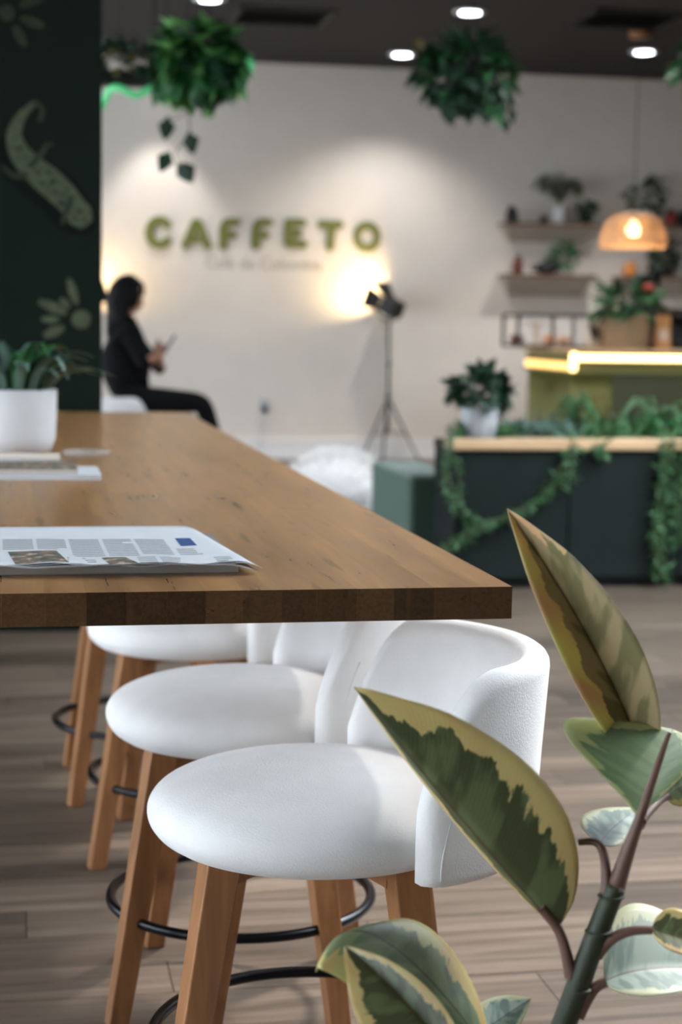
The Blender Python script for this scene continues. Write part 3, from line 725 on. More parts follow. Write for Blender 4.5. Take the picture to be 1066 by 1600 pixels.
# 6 small green leaf at the right edge
big_leaf((1018, 1452, -.01), (1050, 1460, -.02), (1135, 1492, -.03), (12, -36, .02), (-4, 18, -.02), 'leaf1')
petiole([(932, 1492, 0), (955, 1468, -.004), (985, 1455, -.008), (1022, 1453, -.01)], (.0085, .005))
# 7 lower left leaf, upper side up, pointed to the left
big_leaf((760, 1640, -.02), (545, 1345, -.03), (494, 1519, -.06), (-42, 46, -.05), (72, -14, .06), 'leaf5', .012, .012, 'sage and cream leaf pointing left')
# 8 nearest leaf, blurred
big_leaf((735, 1690, -.14), (650, 1570, -.14), (538, 1478, -.16), (-50, 74, .0), (30, -26, .03), 'leaf1', .01, .01, 'leaf closest to the camera with dark green centre')
# 9 small leaf at the lower edge
big_leaf((735, 1625, .05), (770, 1600, .05), (830, 1560, .05), (-18, -26, .02), (20, 26, .0), 'leaf4')
petiole([(868, 1645, 0), (845, 1660, -.01), (800, 1650, -.02), (759, 1639, -.02)], (.008, .006))
petiole([(850, 1690, 0), (820, 1715, -.06), (785, 1710, -.12), (734, 1689, -.14)], (.008, .006))
petiole([(862, 1660, 0), (830, 1665, .03), (770, 1645, .05), (735, 1626, .05)], (.007, .005))
# 10 leaf behind at the right edge
big_leaf((1040, 1245, .05), (1070, 1225, .07), (1140, 1190, .1), (-10, -34, .02), (12, 30, 0), 'leaf5')
petiole([(1003, 1282, .0), (1018, 1264, .02), (1032, 1250, .04), (1044, 1243, .05)], (.006, .005))
MB(RO).lathe([(.001, 0), (.12, 0), (.135, .01), (.16, .36), (.166, .385), (.158, .385), (.150, .355), (.001, .355)], RO, 40).build('pot', 'grey_ceramic', rp, True)
MB(RO).lathe([(.001, .356), (.149, .356), (.149, .35), (.001, .35)], RO, 32).build('soil', 'soil', rp)

# ------------------------------------------------------------------ planter bench, sofa, pouf
PBY = 8.62
a = at(705, 918, Y=PBY); bx0 = at(708, 800, Y=PBY).x; bx1 = 5.4; topz = at(712, 690, Y=PBY).z - .03
bench = thing('planter_bench', ((bx0 + bx1) / 2, PBY + .2, 0), 'dark green planter divider with pale wood top, vines hanging over it', 'planter'); BO = bench.location.copy()
MB(BO).box(bx0 + .02, bx1 - .02, PBY + .06, PBY + .40, 0, .05).build('plinth', 'black_matte', bench)
MB(BO).box(bx0 + .006, bx1 - .006, PBY + .008, PBY + .45, .05, topz - .012).build('body', 'sofa_dark', bench, bevel=.01)
w = .62; x = bx0
while x < bx1 - .1:
    MB(BO).box(x + .004, min(x + w, bx1) - .004, PBY - .008, PBY + .010, .055, topz - .02).build('panel', 'sofa_dark', bench, bevel=.008); x += w
x = bx0 - .03
for l in (.66, .66, .66, .66, .66):
    MB(BO).box(x, x + l - .006, PBY - .035, PBY + .1, topz - .012, topz + .045).build('top_board', 'pale_wood', bench, bevel=.008); x += l
MB(BO).box(bx0, bx1, PBY + .1, PBY + .44, topz - .03, topz + .02).build('soil_bed', 'soil', bench)

ax = at(641, 743, Y=9.12)
sofa = thing('sofa', (ax.x + 1.0, 9.55, 0), 'green upholstered sofa behind the planter, its square arm showing', 'sofa'); SO = sofa.location.copy()
x0 = ax.x; z1 = ax.z
MB(SO).box(x0, x0 + .3, 9.12, 10.15, .06, z1).build('arm', 'sofa', sofa, bevel=.03, seg=4)
MB(SO).box(x0 + 2.0, x0 + 2.3, 9.12, 10.0, .06, z1).build('arm', 'sofa', sofa, bevel=.03, seg=4)
MB(SO).box(x0 + .3, x0 + 2.0, 9.12, 9.4, .06, z1 + .12).build('back', 'sofa', sofa, bevel=.03, seg=4)
MB(SO).box(x0 + .3, x0 + 2.0, 9.4, 10.0, .06, .28).build('base', 'sofa', sofa, bevel=.01)
for k in range(2): MB(SO).box(x0 + .305 + k * .85, x0 + 1.145 + k * .85, 9.42, 10.02, .28, .43).build('seat_cushion', 'sofa', sofa, bevel=.035, seg=4)
for dx in (.06, 2.2):
    for yy in (9.18, 9.9): MB(SO).box(x0 + dx, x0 + dx + .05, yy, yy + .05, 0, .06).build('foot', 'black_matte', sofa)

pf = at(524, 760, Y=10.75)
pouf = thing('pouf', (pf.x, 10.75, 0), 'shaggy white fleece pouf between table and green sofa', 'pouf')
def blob(mb, c, rx, ry, rz, seed, amp=.12, nu=28, nv=16, peak=0):
    r = random.Random(seed); ph = [r.uniform(0, 6) for _ in range(6)]; rows = []
    for i in range(nv + 1):
        th = PI * i / nv; row = []
        for j in range(nu):
            a = 2 * PI * j / nu; k = 1 + amp * (math.sin(3 * a + ph[0]) * math.sin(2 * th + ph[1]) + .5 * math.sin(7 * a + ph[2]) * math.sin(5 * th + ph[3]))
            z = -math.cos(th); zz = max(z, -.85)
            row.append((c[0] + rx * k * math.sin(th) ** .8 * math.cos(a), c[1] + ry * k * math.sin(th) ** .8 * math.sin(a), c[2] + rz * zz * k + peak * max(0, z) ** 3))
        rows.append(row)
    n = nu; vs = [q for rw in rows for q in rw]; fs = []
    for i in range(nv):
        for j in range(nu): j2 = (j + 1) % nu; fs.append((i * n + j, i * n + j2, (i + 1) * n + j2, (i + 1) * n + j))
    mb.add(vs, fs); return mb
blob(MB(), (0, 0, .21), .36, .34, .25, 5, .05, peak=.05).build('cushion_body', 'fleece', pouf, True)
h = MB(); r = random.Random(3)
for k in range(2600):
    a = r.uniform(0, 2 * PI); z = r.uniform(-.6, 1); q = math.sqrt(1 - z * z) ** .8; p = Vector((.345 * q * math.cos(a), .345 * q * math.sin(a), .23 + .275 * z + .06 * max(0, z) ** 3))
    d = Vector((q * math.cos(a), q * math.sin(a), z * .8 + r.uniform(-.5, .3))) + Vector((r.uniform(-.5, .5), r.uniform(-.5, .5), 0)); d.normalize()
    s = d.cross(Vector((r.random(), r.random(), 1))).normalized() * .006; L = r.uniform(.04, .075)
    h.add([p + s, p - s, p + d * L], [(0, 1, 2)])
tag(h.build('shag', 'fleece', pouf), kind='stuff')

# ------------------------------------------------------------------ foliage helpers
def rvec(r): 
    while True:
        v = Vector((r.uniform(-1, 1), r.uniform(-1, 1), r.uniform(-1, 1)))
        if .05 < v.length < 1: return v.normalized()
def bush(mb, c, rx, ry, rz, n, L, w, seed, droop=.25, inner=.35, up=.2):
    r = random.Random(seed); c = Vector(c)
    for k in range(n):
        d = rvec(r); q = inner + (1 - inner) * r.random() ** .5
        p = c + Vector((d.x * rx * q, d.y * ry * q, d.z * rz * q))
        dd = (d + rvec(r) * .6 + Vector((0, 0, up))).normalized(); l = L * r.uniform(.7, 1.25)
        mb.leaf(p, dd, Vector((0, 0, 1)) + rvec(r) * .7, l, w * r.uniform(.7, 1.2), droop)
    return mb
def vine_leaves(mb, path, n, L, w, seed):
    r = random.Random(seed); m = len(path)
    for k in range(n):
        f = r.random() * (m - 1); i = int(f); p = Vector(path[i]).lerp(Vector(path[min(i + 1, m - 1)]), f - i)
        d = rvec(r); d.z -= .5; d.normalize(); mb.leaf(p, d, rvec(r), L * r.uniform(.6, 1.2), w * r.uniform(.7, 1.2), .2)
    return mb
def fronds(root, c, n, L, h, seed, mat, w=.03, name='frond', leaflets=True):
    """arching fronds from a crown; each frond its own part"""
    r = random.Random(seed); c = Vector(c)
    for k in range(n):
        a = 2 * PI * k / n + r.uniform(-.3, .3); d = Vector((math.cos(a), math.sin(a), 0)); l = L * r.uniform(.7, 1.15); hh = h * r.uniform(.6, 1.15)
        path = smooth_path([tuple(c), tuple(c + d * l * .3 + Vector((0, 0, hh * .75))), tuple(c + d * l * .75 + Vector((0, 0, hh))), tuple(c + d * l * 1.1 + Vector((0, 0, hh * .7)))], 4)
        m = MB(); m.tube(path, .004, 5)
        for i in range(2, len(path)):
            p = Vector(path[i]); t = (Vector(path[i]) - Vector(path[i - 1])).normalized(); sd = t.cross(Vector((0, 0, 1))).normalized(); ll = w * (1.2 - .6 * i / len(path)) * 3
            for s in (1, -1): m.leaf(p, (sd * s + t * .5 - Vector((0, 0, .15))), Vector((0, 0, 1)), ll, w, .15)
        m.build(name, mat, root, True)
def pot_prof(r, h, taper=.8): return [(.001, 0), (r * taper * .95, 0), (r * taper, h * .03), (r, h * .96), (r, h), (r * .93, h), (r * .9, h * .88), (.001, h * .88)]

# trailing greenery on the planter bench
tz = topz + .02
def trailing(name, label, pts, seed, nl, mat='leaf_vine', L=.062, w=.016, strands=3, group='trailing vines on the planter'):
    t = thing(name, pts[0], label, 'vine', group); O_ = t.location.copy(); r = random.Random(seed)
    for s in range(strands):
        q = [Vector(p) + Vector((r.uniform(-.04, .04), r.uniform(-.02, .03), r.uniform(-.02, .02))) * (1 if i else .4) for i, p in enumerate(pts)]
        path = smooth_path([tuple(p) for p in q], 6)
        MB(O_).tube(path, .004, 5).build('stem', 'stem', t)
        vine_leaves(MB(O_), path, nl, L, w, seed + s).build('foliage', mat, t, True)
    return t
def bp(px, py, dy=-.06): return tuple(at(px, py, Y=PBY + dy))
trailing('trailing_vine', 'green vine hanging down the left end of the planter', [bp(722, 668, .15), bp(702, 690, -.05), bp(706, 740), bp(718, 790), bp(742, 812)], 11, 36, strands=4)
trailing('trailing_vine', 'swag of green vine looping across the planter front', [bp(915, 672, .15), bp(905, 698, -.05), bp(885, 740), bp(850, 778), bp(790, 808), bp(745, 822), bp(700, 858)], 12, 60, strands=4)
trailing('trailing_vine', 'thick curtain of vine hanging at the right side of planter front', [bp(1040, 668, .15), bp(1042, 694, -.05), bp(1036, 760), bp(1030, 830), bp(1034, 905)], 13, 55, strands=6)
trailing('trailing_vine', 'vine hanging over the planter front by the right picture edge', [bp(1075, 668, .15), bp(1070, 694, -.05), bp(1064, 750), bp(1060, 810), bp(1066, 850)], 14, 45, strands=4)
trailing('trailing_vine', 'short vine sprig drooping over the gap in the planter top', [bp(930, 668, .15), bp(938, 692, -.05), bp(945, 712)], 15, 40, strands=2)
for i, (p0, p1, lab, mt, hh) in enumerate([(716, 800, 'low feathery greenery bed on the planter below the white pot', 'leaf_vine', .05), (800, 905, 'low blue-green ground cover in the planter middle', 'leafD', .06), (900, 1000, 'grassy green ground cover on planter right of the middle', 'leaf_vine', .08), (990, 1100, 'dense green ground cover on the planter right end', 'leafA', .10)]):
    a = at(p0, 668, Y=PBY + .2).x; b = at(p1, 668, Y=PBY + .2).x
    t = thing('ground_cover', ((a + b) / 2, PBY + .25, tz), lab, 'plant', 'ground cover in the planter')
    m = MB(); r = random.Random(40 + i)
    for k in range(430):
        p = (r.uniform(-(b - a) / 2, (b - a) / 2), r.uniform(-.15, .15), r.uniform(0, hh)); d = rvec(r); d.z = abs(d.z) + .1; m.leaf(p, d, rvec(r), r.uniform(.05, .10), .02, .3)
    m.build('foliage', mt, t, True)
for i, (px, lab) in enumerate([(893, 'small feathery fern standing in the planter before the olive bar'), (1030, 'bushy fern at the right of the planter')]):
    p = at(px, 668, Y=PBY + .25); t = thing('fern', (p.x, PBY + .25, tz), lab, 'plant', 'ferns in the planter'); fronds(t, (0, 0, 0), 9, .13 if i == 0 else .2, .22 if i == 0 else .2, 50 + i, 'leafA' if i == 0 else 'leaf_vine', .018)
gp = at(952, 668, Y=PBY + .25); t = thing('grass_tuft', (gp.x, PBY + .25, tz), 'tuft of long grassy leaves in the planter', 'plant'); r = random.Random(66)
for k in range(16):
    a = r.uniform(0, 2 * PI); d = Vector((math.cos(a), math.sin(a) * .5, 0)); L = r.uniform(.1, .28); m = MB(); strap(smooth_path([(0, 0, 0), tuple(d * L * .3 + Vector((0, 0, .12))), tuple(d * L + Vector((0, 0, r.uniform(.1, .2))))], 4), .008, m); m.build('blade', 'leafE', t, True)
# white pot plant on the planter corner
p = at(757, 664, Y=PBY + .06); t = thing('potted_plant', (p.x, PBY + .14, topz + .046), 'dark leafy plant in pale grey pot on the planter corner', 'plant')
MB().box(-.12, .12, -.10, .10, -.026, 0).build('saucer', 'black_matte', t, bevel=.004)
MB().lathe(pot_prof(.105, .15, .78), seg=28).build('pot', 'grey_ceramic', t, True)
bush(MB(), (0, 0, .235), .13, .11, .09, 120, .095, .07, 21, .35).build('foliage', 'leafC', t, True)
m = MB(); r = random.Random(8)
for k in range(5): m.tube(smooth_path([(0, 0, .13), (r.uniform(-.06, .06), r.uniform(-.05, .05), .2), (r.uniform(-.12, .12), r.uniform(-.1, .1), .27)], 3), .004, 5)
m.build('stems', 'stem', t)
for k in range(10):
    a = k * 2.4; m = MB(); m.leaf((.06 * math.cos(a), .06 * math.sin(a), .23), (math.cos(a), math.sin(a), .3), (0, -.4, 1), .125, .085, .35); m.build('leaf', 'leafD' if k % 4 == 0 else 'leafC', t, True)

# ------------------------------------------------------------------ bar counter
BY = 13.2
c0 = at(893, 583, Y=BY); bcx = c0.x; ztop = at(893, 551, Y=BY).z; zl = at(893, 580, Y=BY).z
BYB = 14.5; BX1 = 7.2
bar = thing('bar_counter', ((bcx + BX1) / 2, (BY + BYB) / 2, 0), 'olive fluted bar counter with glowing light strips under its top', 'counter'); KO = bar.location.copy()
MB(KO).box(bcx + .05, BX1, BY + .05, BYB, 0, ztop - .08).build('body', 'olive', bar)
n = 0; x = bcx + .03
while x < BX1:
    MB(KO).lathe([(.016, .08), (.016, zl - .02)], (x, BY + .05, 0), 8).build('slat', 'olive', bar, True); x += .036
    if x > 5.75: break
y = BY + .06
while y < BYB:
    MB(KO).lathe([(.016, .08), (.016, zl - .02)], (bcx + .05, y, 0), 8).build('slat', 'olive', bar, True); y += .036
MB(KO).box(bcx + .36, BX1, BY + .012, BY + .034, .0, zl - .02).build('front_panel', M['green_bar'] if 'green_bar' in M else 'olive', bar)
MB(KO).box(bcx - .01, BX1, BY - .01, BYB, zl - .02, zl + .0).build('apron', 'olive', bar)
MB(KO).box(bcx + .02, BX1, BY + .02, BYB, ztop - .08, ztop - .005).build('riser', 'olive', bar)
MB(KO).box(bcx - .03, BX1, BY - .03, BYB + .02, ztop, ztop + .03).build('worktop', 'pale_wood', bar, bevel=.004)
MB(KO).box(bcx + .05, BX1, BY - .005, BY + .018, ztop - .062, ztop - .014).build('light_strip', 'led', bar, bevel=.006)
MB(KO).box(bcx - .012, bcx + .035, BY - .03, BY + .01, zl + .0, ztop - .0).build('light_strip', 'led', bar, bevel=.012)
MB(KO).box(bcx - .008, bcx + .018, BY + .03, BYB - .05, zl + .005, zl + .065).build('light_strip', 'led_dim', bar, bevel=.006)
TZ = ztop + .03
def bpt(px, Y): return at(px, 550, Y=Y).x
# glass display case
dcx0, dcx1 = bpt(800, 13.9), bpt(911, 13.9); dz1 = at(850, 491, Y=13.9).z
t = thing('display_case', ((dcx0 + dcx1) / 2, 13.95, TZ), 'black-framed glass display case on the bar left end', 'display case'); w = (dcx1 - dcx0) / 2; d = .22; h = dz1 - TZ
for sx in (-1, -.05, 1):
    for sy in ((-1, 1) if abs(sx) == 1 else (-1,)): MB().box(sx * w - .012, sx * w + .012, sy * d - .012, sy * d + .012, 0, h).build('post', 'black_matte', t)
for sy in (-1, 1):
    for z in (0, h - .02): MB().box(-w, w, sy * d - .012, sy * d + .012, z, z + .022).build('rail', 'black_matte', t)
for sx in (-1, 1):
    for z in (0, h - .02): MB().box(sx * w - .012, sx * w + .012, -d, d, z, z + .022).build('rail', 'black_matte', t)
MB().box(-w + .012, w - .012, -d - .003, -d + .003, .02, h - .02).build('pane', 'case_glass', t)
MB().box(-w + .012, w - .012, -d + .012, d - .012, .002, .02).build('base_board', 'leg_wood', t)
for i, (dx, r_, mt, lab) in enumerate([(-.25, .05, 'terracotta', 'dark round pastry at the left of the display case floor'), (.03, .05, 'fruit', 'orange round pastry in the middle of the display case'), (.16, .045, 'kraft', 'tan round pastry at the right inside the display case')]):
    o = blob(MB(), (0, 0, r_ * .75), r_ * 1.3, r_ * 1.2, r_ * .9, 70 + i, .04, 16, 10).build('pastry', mt, None, True); o.location = (t.location.x + dx, 13.95, TZ + .024); tag(o, lab, 'pastry', 'pastries in the display case')
g = thing('cake_stand', (t.location.x - .07, 14.0, TZ + .0205), 'small gilt cake stand inside the display case', 'stand'); MB().lathe([(.001, 0), (.05, 0), (.05, .006), (.012, .012), (.012, .16), (.085, .17), (.085, .18), (.001, .18)], seg=20).build('stand_body', 'kraft', g, True)
# coffee bags
def coffee_bag(px, Y, hpx, wpx, mat, lab, label_mat):
    a = bpt(px, Y); b = bpt(px + wpx, Y); h = at(px, hpx, Y=Y).z - TZ; w = (b - a) / 2
    t = thing('coffee_bag', ((a + b) / 2, Y, TZ), lab, 'bag', 'coffee bags on the bar')
    MB().hexa([(-w, -.05, 0), (w, -.05, 0), (w, .05, 0), (-w, .05, 0)], [(-w * .96, -.012, h * .9), (w * .96, -.012, h * .9), (w * .96, .012, h * .9), (-w * .96, .012, h * .9)]).build('bag_body', mat, t, bevel=.008)
    MB().box(-w * .96, w * .96, -.012, .012, h * .9, h).build('folded_top', mat, t, bevel=.003)
    MB().hexa([(-w * .5, -.044, h * .25), (w * .5, -.044, h * .25), (w * .5, -.03, h * .25), (-w * .5, -.03, h * .25)], [(-w * .5, -.033, h * .58), (w * .5, -.033, h * .58), (w * .5, -.02, h * .58), (-w * .5, -.02, h * .58)]).build('label', label_mat, t)
    return t
coffee_bag(917, 13.75, 487, 21, 'kraft_pale', 'pale upright coffee bag with dark label beside the basket plant', 'black_matte')
coffee_bag(1022, 13.6, 492, 24, 'kraft', 'tan kraft coffee bag right of the basket plant', 'kraft_pale')
coffee_bag(930, 13.95, 496, 22, 'kraft', 'tan kraft coffee bag half hidden behind the basket', 'black_matte')
# basket plant
bxp = (bpt(945, 13.5) + bpt(1010, 13.5)) / 2; br = (bpt(1010, 13.5) - bpt(945, 13.5)) / 2; bh = at(975, 496, Y=13.5).z - TZ
t = thing('potted_plant', (bxp, 13.5, TZ), 'leafy green plant in woven basket on the bar', 'plant')
m = MB()
for k in range(11):
    z = bh * k / 10; rr = br * (.86 + .16 * math.sin(PI * (.15 + .7 * k / 10))); m.tube([(rr * math.cos(2 * PI * j / 28), rr * math.sin(2 * PI * j / 28), z + .011) for j in range(28)], bh / 20 + .002, 6, True)
m.build('basket_coils', 'basket', t, True)
MB().lathe([(.001, 0), (br * .9, 0), (br * .95, bh * .9), (.001, bh * .9)], seg=24).build('basket_liner', 'basket', t)
bush(MB(), (0, 0, bh + .10), .22, .17, .13, 90, .15, .075, 31, .4, up=.35).build('foliage', 'leafA', t, True)
bush(MB(), (-.05, -.03, bh + .15), .2, .15, .12, 40, .16, .07, 32, .4, up=.4).build('foliage', 'leafC', t, True)
o = blob(MB(), (0, 0, 0), .05, .045, .035, 77, .05, 14, 8).build('flower', 'red', t, True); o.location = (.12, -.16, bh + .24); o['label'] = 'coral red flower'
# black grinder / machine on the bar
gx = bpt(1015, 13.9); t = thing('coffee_grinder', (gx, 13.95, TZ), 'tall black coffee grinder behind the basket plant', 'grinder')
MB().box(-.10, .10, -.14, .14, 0, .05).build('base', 'black_matte', t, bevel=.008); MB().box(-.09, .09, -.06, .13, .05, .42).build('body', 'black_matte', t, bevel=.015)
MB().lathe([(.05, .42), (.11, .60), (.11, .62), (.001, .62)], (0, .03, 0), 24).build('hopper', 'black_metal', t, True); MB().tube([(0, -.05, .24), (0, -.13, .2)], .025, 10).build('spout', 'black_metal', t, True)
gx = bpt(1068, 13.7); t = thing('espresso_machine', (gx + .12, 13.8, TZ), 'black espresso machine cut by right picture edge on bar', 'machine')
MB().box(-.22, .28, -.2, .22, 0, .06).box(-.22, .28, .0, .22, .06, .3).box(-.22, .28, -.2, .22, .26, .34).build('body', 'black_matte', t, bevel=.012)
for dx in (-.08, .12): MB().lathe([(.03, .2), (.035, .26)], (dx, -.1, 0), 16).build('group_head', 'steel', t, True)
MB().box(-.2, .26, -.19, -.01, .06, .07).build('drip_tray', 'steel', t)

# ------------------------------------------------------------------ wall shelves
def shelf(px0, px1, pyt, pyb, lab):
    a = at(px0, pyt, Y=WALL_Y - .13); b = at(px1, pyt, Y=WALL_Y - .13); zb = at(px0, pyb, Y=WALL_Y - .13).z
    w = (b.x - a.x) / 2; cx = (a.x + b.x) / 2; t = thing('wall_shelf', (cx, WALL_Y, a.z), lab, 'shelf', 'wall shelves'); h = zb - a.z
    MB().box(-w, w, -.30, 0, -.03, 0).build('board', 'shelf_dark', t, bevel=.004)
    MB().hexa([(-w * .80, -.10, h), (w * .80, -.10, h), (w * .80, 0, h), (-w * .80, 0, h)], [(-w * .97, -.24, -.03), (w * .97, -.24, -.03), (w * .97, 0, -.03), (-w * .97, 0, -.03)]).build('tapered_box', 'shelf_wood', t, bevel=.006)
    return t
s1 = shelf(783, 929, 348, 376, 'upper left wall shelf of pale wood, fern on it'); s2 = shelf(783, 925, 428, 461, 'lower left wall shelf of pale wood with tapered front')
s3 = shelf(1002, 1130, 352, 378, 'upper right wall shelf behind the pendant lamp'); s4 = shelf(962, 1110, 432, 461, 'lower right wall shelf above the basket plant')
SY = WALL_Y - .16
def onshelf(px, s): return (at(px, 350, Y=SY).x, SY, s.location.z + .0005)
def shelf_plant(px, s, r_, h_, potm, leafm, seed, lab, kind='bush', L=.12, w=.06, sz=.16):
    t = thing('potted_plant', onshelf(px, s), lab, 'plant', 'plants on the wall shelves'); MB().lathe(pot_prof(r_, h_), seg=24).build('pot', potm, t, True)
    if kind == 'bush': bush(MB(), (0, 0, h_ + sz * .8), sz, min(sz, .11), sz * .9, 60, L, w, seed, .3, up=.4).build('foliage', leafm, t, True)
    else: fronds(t, (0, 0, h_), 13, sz, sz * 1.3, seed, leafm, w)
    for ch in t.children:
        for v in ch.data.vertices: v.co.y = min(v.co.y, .145)
    return t
shelf_plant(874, s1, .075, .17, 'white_ceramic', 'leafE', 81, 'fern with arching fronds in white pot on upper left shelf', 'fern', sz=.22, w=.03)
shelf_plant(915, s1, .05, .07, 'black_matte', 'leafC', 84, 'small dark trailing plant at right end of upper left shelf', sz=.08, L=.08)
shelf_plant(885, s2, .06, .08, 'white_ceramic', 'leafA', 82, 'bushy green plant in white pot on lower left shelf', sz=.125, L=.10)
shelf_plant(1008, s3, .075, .14, 'white_ceramic', 'leafC', 83, 'round dark plant on the upper right shelf above the lamp', sz=.20)
shelf_plant(1040, s4, .09, .09, 'black_matte', 'leafC', 85, 'big dark green plant on the lower right shelf', sz=.15, L=.11, w=.08)
def jar(px, s, r_, h_, mat, lab, lid='black_matte'):
    t = thing('jar', onshelf(px, s), lab, 'jar', 'jars on the wall shelves'); MB().lathe([(.001, 0), (r_ * .8, 0), (r_, h_ * .25), (r_ * .95, h_ * .6), (r_ * .6, h_ * .8), (.001, h_ * .8)], seg=20).build('jar_body', mat, t, True); MB().lathe([(r_ * .62, h_ * .8), (r_ * .62, h_ * .93), (r_ * .2, h_), (.001, h_)], seg=20).build('lid', lid, t, True)
jar(800, s1, .065, .17, 'black_matte', 'dark rounded jar at left end of upper left shelf'); jar(850, s1, .04, .09, 'steel', 'small grey jar beside the fern pot')
jar(811, s2, .06, .19, 'terracotta', 'dark red-brown jar on lower left shelf', 'terracotta'); jar(1048, s3, .06, .17, 'red', 'red tin jar on the upper right shelf'); jar(1067, s3, .055, .16, 'black_matte', 'black jar at the right picture edge on upper shelf')
jar(987, s4, .07, .16, 'fruit', 'orange-topped jar on the lower right shelf', 'fruit')
tb = onshelf(857, s2); t = thing('teapot', tb, 'squat black teapot on lower left shelf', 'teapot'); MB().lathe([(.001, 0), (.07, 0), (.12, .05), (.115, .1), (.06, .13), (.02, .135), (.018, .155), (.001, .16)], seg=24, sy=.8).build('teapot_body', 'black_matte', t, True)
MB().tube(smooth_path([(.1, 0, .06), (.15, 0, .09), (.17, 0, .12)], 4), .014, 8).build('spout', 'black_matte', t, True); MB().tube(smooth_path([(-.1, 0, .1), (-.16, 0, .1), (-.15, 0, .05), (-.11, 0, .04)], 4), .008, 8).build('handle', 'black_matte', t, True)

# ------------------------------------------------------------------ pendant lamp
pc = at(990, 362, Y=14.5); t = thing('pendant_lamp', (pc.x, 14.5, pc.z), 'woven rattan dome pendant lamp with lit bulb over the bar', 'lamp'); rr = .293; zb = at(990, 385, Y=14.5).z - pc.z; ztp = at(990, 333, Y=14.5).z - pc.z
prof = [(rr, zb), (rr * .985, zb + .06), (rr * .93, zb + .14), (rr * .80, zb + .21), (rr * .55, ztp - .02), (rr * .25, ztp)]
for k in range(40):
    a = 2 * PI * k / 40; MB().tube([(r * math.cos(a), r * math.sin(a), z) for r, z in prof], .0055, 5).build('cane', 'rattan', t)
m = MB()
for i in range(18):
    f = i / 17 * (len(prof) - 1); j = min(int(f), len(prof) - 2); r = prof[j][0] + (prof[j + 1][0] - prof[j][0]) * (f - j); z = prof[j][1] + (prof[j + 1][1] - prof[j][1]) * (f - j)
    m.tube([(r * math.cos(2 * PI * k / 40), r * math.sin(2 * PI * k / 40), z) for k in range(40)], .0065, 5, True)
m.build('weave', 'rattan', t, True)
MB().lathe([(.001, -.04), (.035, -.035), (.055, -.01), (.06, .02), (.045, .05), (.025, .075), (.02, .1), (.001, .1)], (0, 0, 0), 24).build('bulb', 'bulb', t, True)
MB().lathe([(.024, .1), (.026, ztp + .01), (.012, ztp + .03)], seg=16).build('socket', 'black_matte', t, True)
MB().tube([(0, 0, ztp), (0, 0, CEIL_Z - pc.z)], .004, 6).build('cord', 'black_matte', t)
MB().lathe([(.001, CEIL_Z - pc.z - .05), (.09, CEIL_Z - pc.z - .045), (.10, CEIL_Z - pc.z)], seg=24).build('ceiling_rose', 'leg_wood', t, True)
light('pendant_bulb', 'POINT', (0, 0, -.12), 10, (1, .72, .42), t, shadow_soft_size=.06)

# ------------------------------------------------------------------ tripod spotlight
ty = 16.86; hp = at(607, 478, Y=ty); fp = at(605, 700, Y=ty); bx = at(605, 712, Y=ty).x
t = thing('tripod_lamp', (bx, ty, 0), 'black barn-door spotlight on tripod stand lighting the wall', 'lamp'); hz = hp.z
MB().tube([(0, 0, .28), (0, 0, hz - .13)], [.016, .012], 10).build('pole', 'black_metal', t, True)
MB().lathe([(.024, .62), (.024, .68)], seg=12).build('collar', 'black_matte', t, True); MB().lathe([(.022, .95), (.022, 1.0)], seg=12).build('collar', 'black_matte', t, True)
for a in (205, 335, 90):
    a = math.radians(a); d = Vector((math.cos(a), math.sin(a), 0)); r_ = .33 if a != math.radians(90) else .2
    lg = MB().tube([tuple(d * .02 + Vector((0, 0, .60))), tuple(d * r_ + Vector((0, 0, .014)))], .011, 8).build('leg', 'black_metal', t, True)
    MB().tube([(0, 0, .30), tuple(d * (r_ * .55) + Vector((0, 0, .28)))], .007, 6).build('brace', 'black_metal', lg, True)
    MB().lathe([(.014, 0), (.016, .02), (.012, .03)], tuple(d * r_), 10).build('rubber_foot', 'black_matte', lg, True)
MB().tube(smooth_path([(-.12, 0, hz + .01), (-.12, 0, hz - .09), (0, 0, hz - .14), (.12, 0, hz - .09), (.12, 0, hz + .01)], 4), .009, 8).build('yoke', 'black_metal', t, True)
head = bpy.data.objects.new('lamp_head', None)
aim = Vector((-.55, .62, .42)).normalized(); q = aim.to_track_quat('Z', 'Y').to_matrix()
def hv(x, y, z): return q @ (Vector((x, y, z)) * 1.3) + Vector((0, 0, hz))
m = MB(); m.box(-.075, .075, -.06, .06, -.09, .05); m.v = [hv(*p) for p in m.v]; hd = m.build('lamp_head', 'black_matte', t, bevel=.008)
m = MB(); m.box(-.06, .06, -.045, .045, .051, .054); m.v = [hv(*p) for p in m.v]; m.build('lamp_lens', 'bulb', hd)
for ax_, s in (('x', 1), ('x', -1), ('y', 1), ('y', -1)):
    m = MB()
    if ax_ == 'x': m.hexa([(s * .075, -.06, .05), (s * .079, -.06, .05), (s * .079, .06, .05), (s * .075, .06, .05)], [(s * .13, -.085, .16), (s * .134, -.085, .16), (s * .134, .085, .16), (s * .13, .085, .16)])
    else: m.hexa([(-.075, s * .06, .05), (.075, s * .06, .05), (.075, s * .064, .05), (-.075, s * .064, .05)], [(-.10, s * .12, .16), (.10, s * .12, .16), (.10, s * .124, .16), (-.10, s * .124, .16)])
    m.v = [hv(*p) for p in m.v]; m.build('barn_door', 'black_matte', hd)
sp_ = light('tripod_lamp_beam', 'SPOT', tuple(hv(0, 0, .07)), 36, (1, .74, .40), t, spot_size=math.radians(125), spot_blend=.9, shadow_soft_size=.04); sp_.rotation_euler = aim.to_track_quat('-Z', 'Y').to_euler()
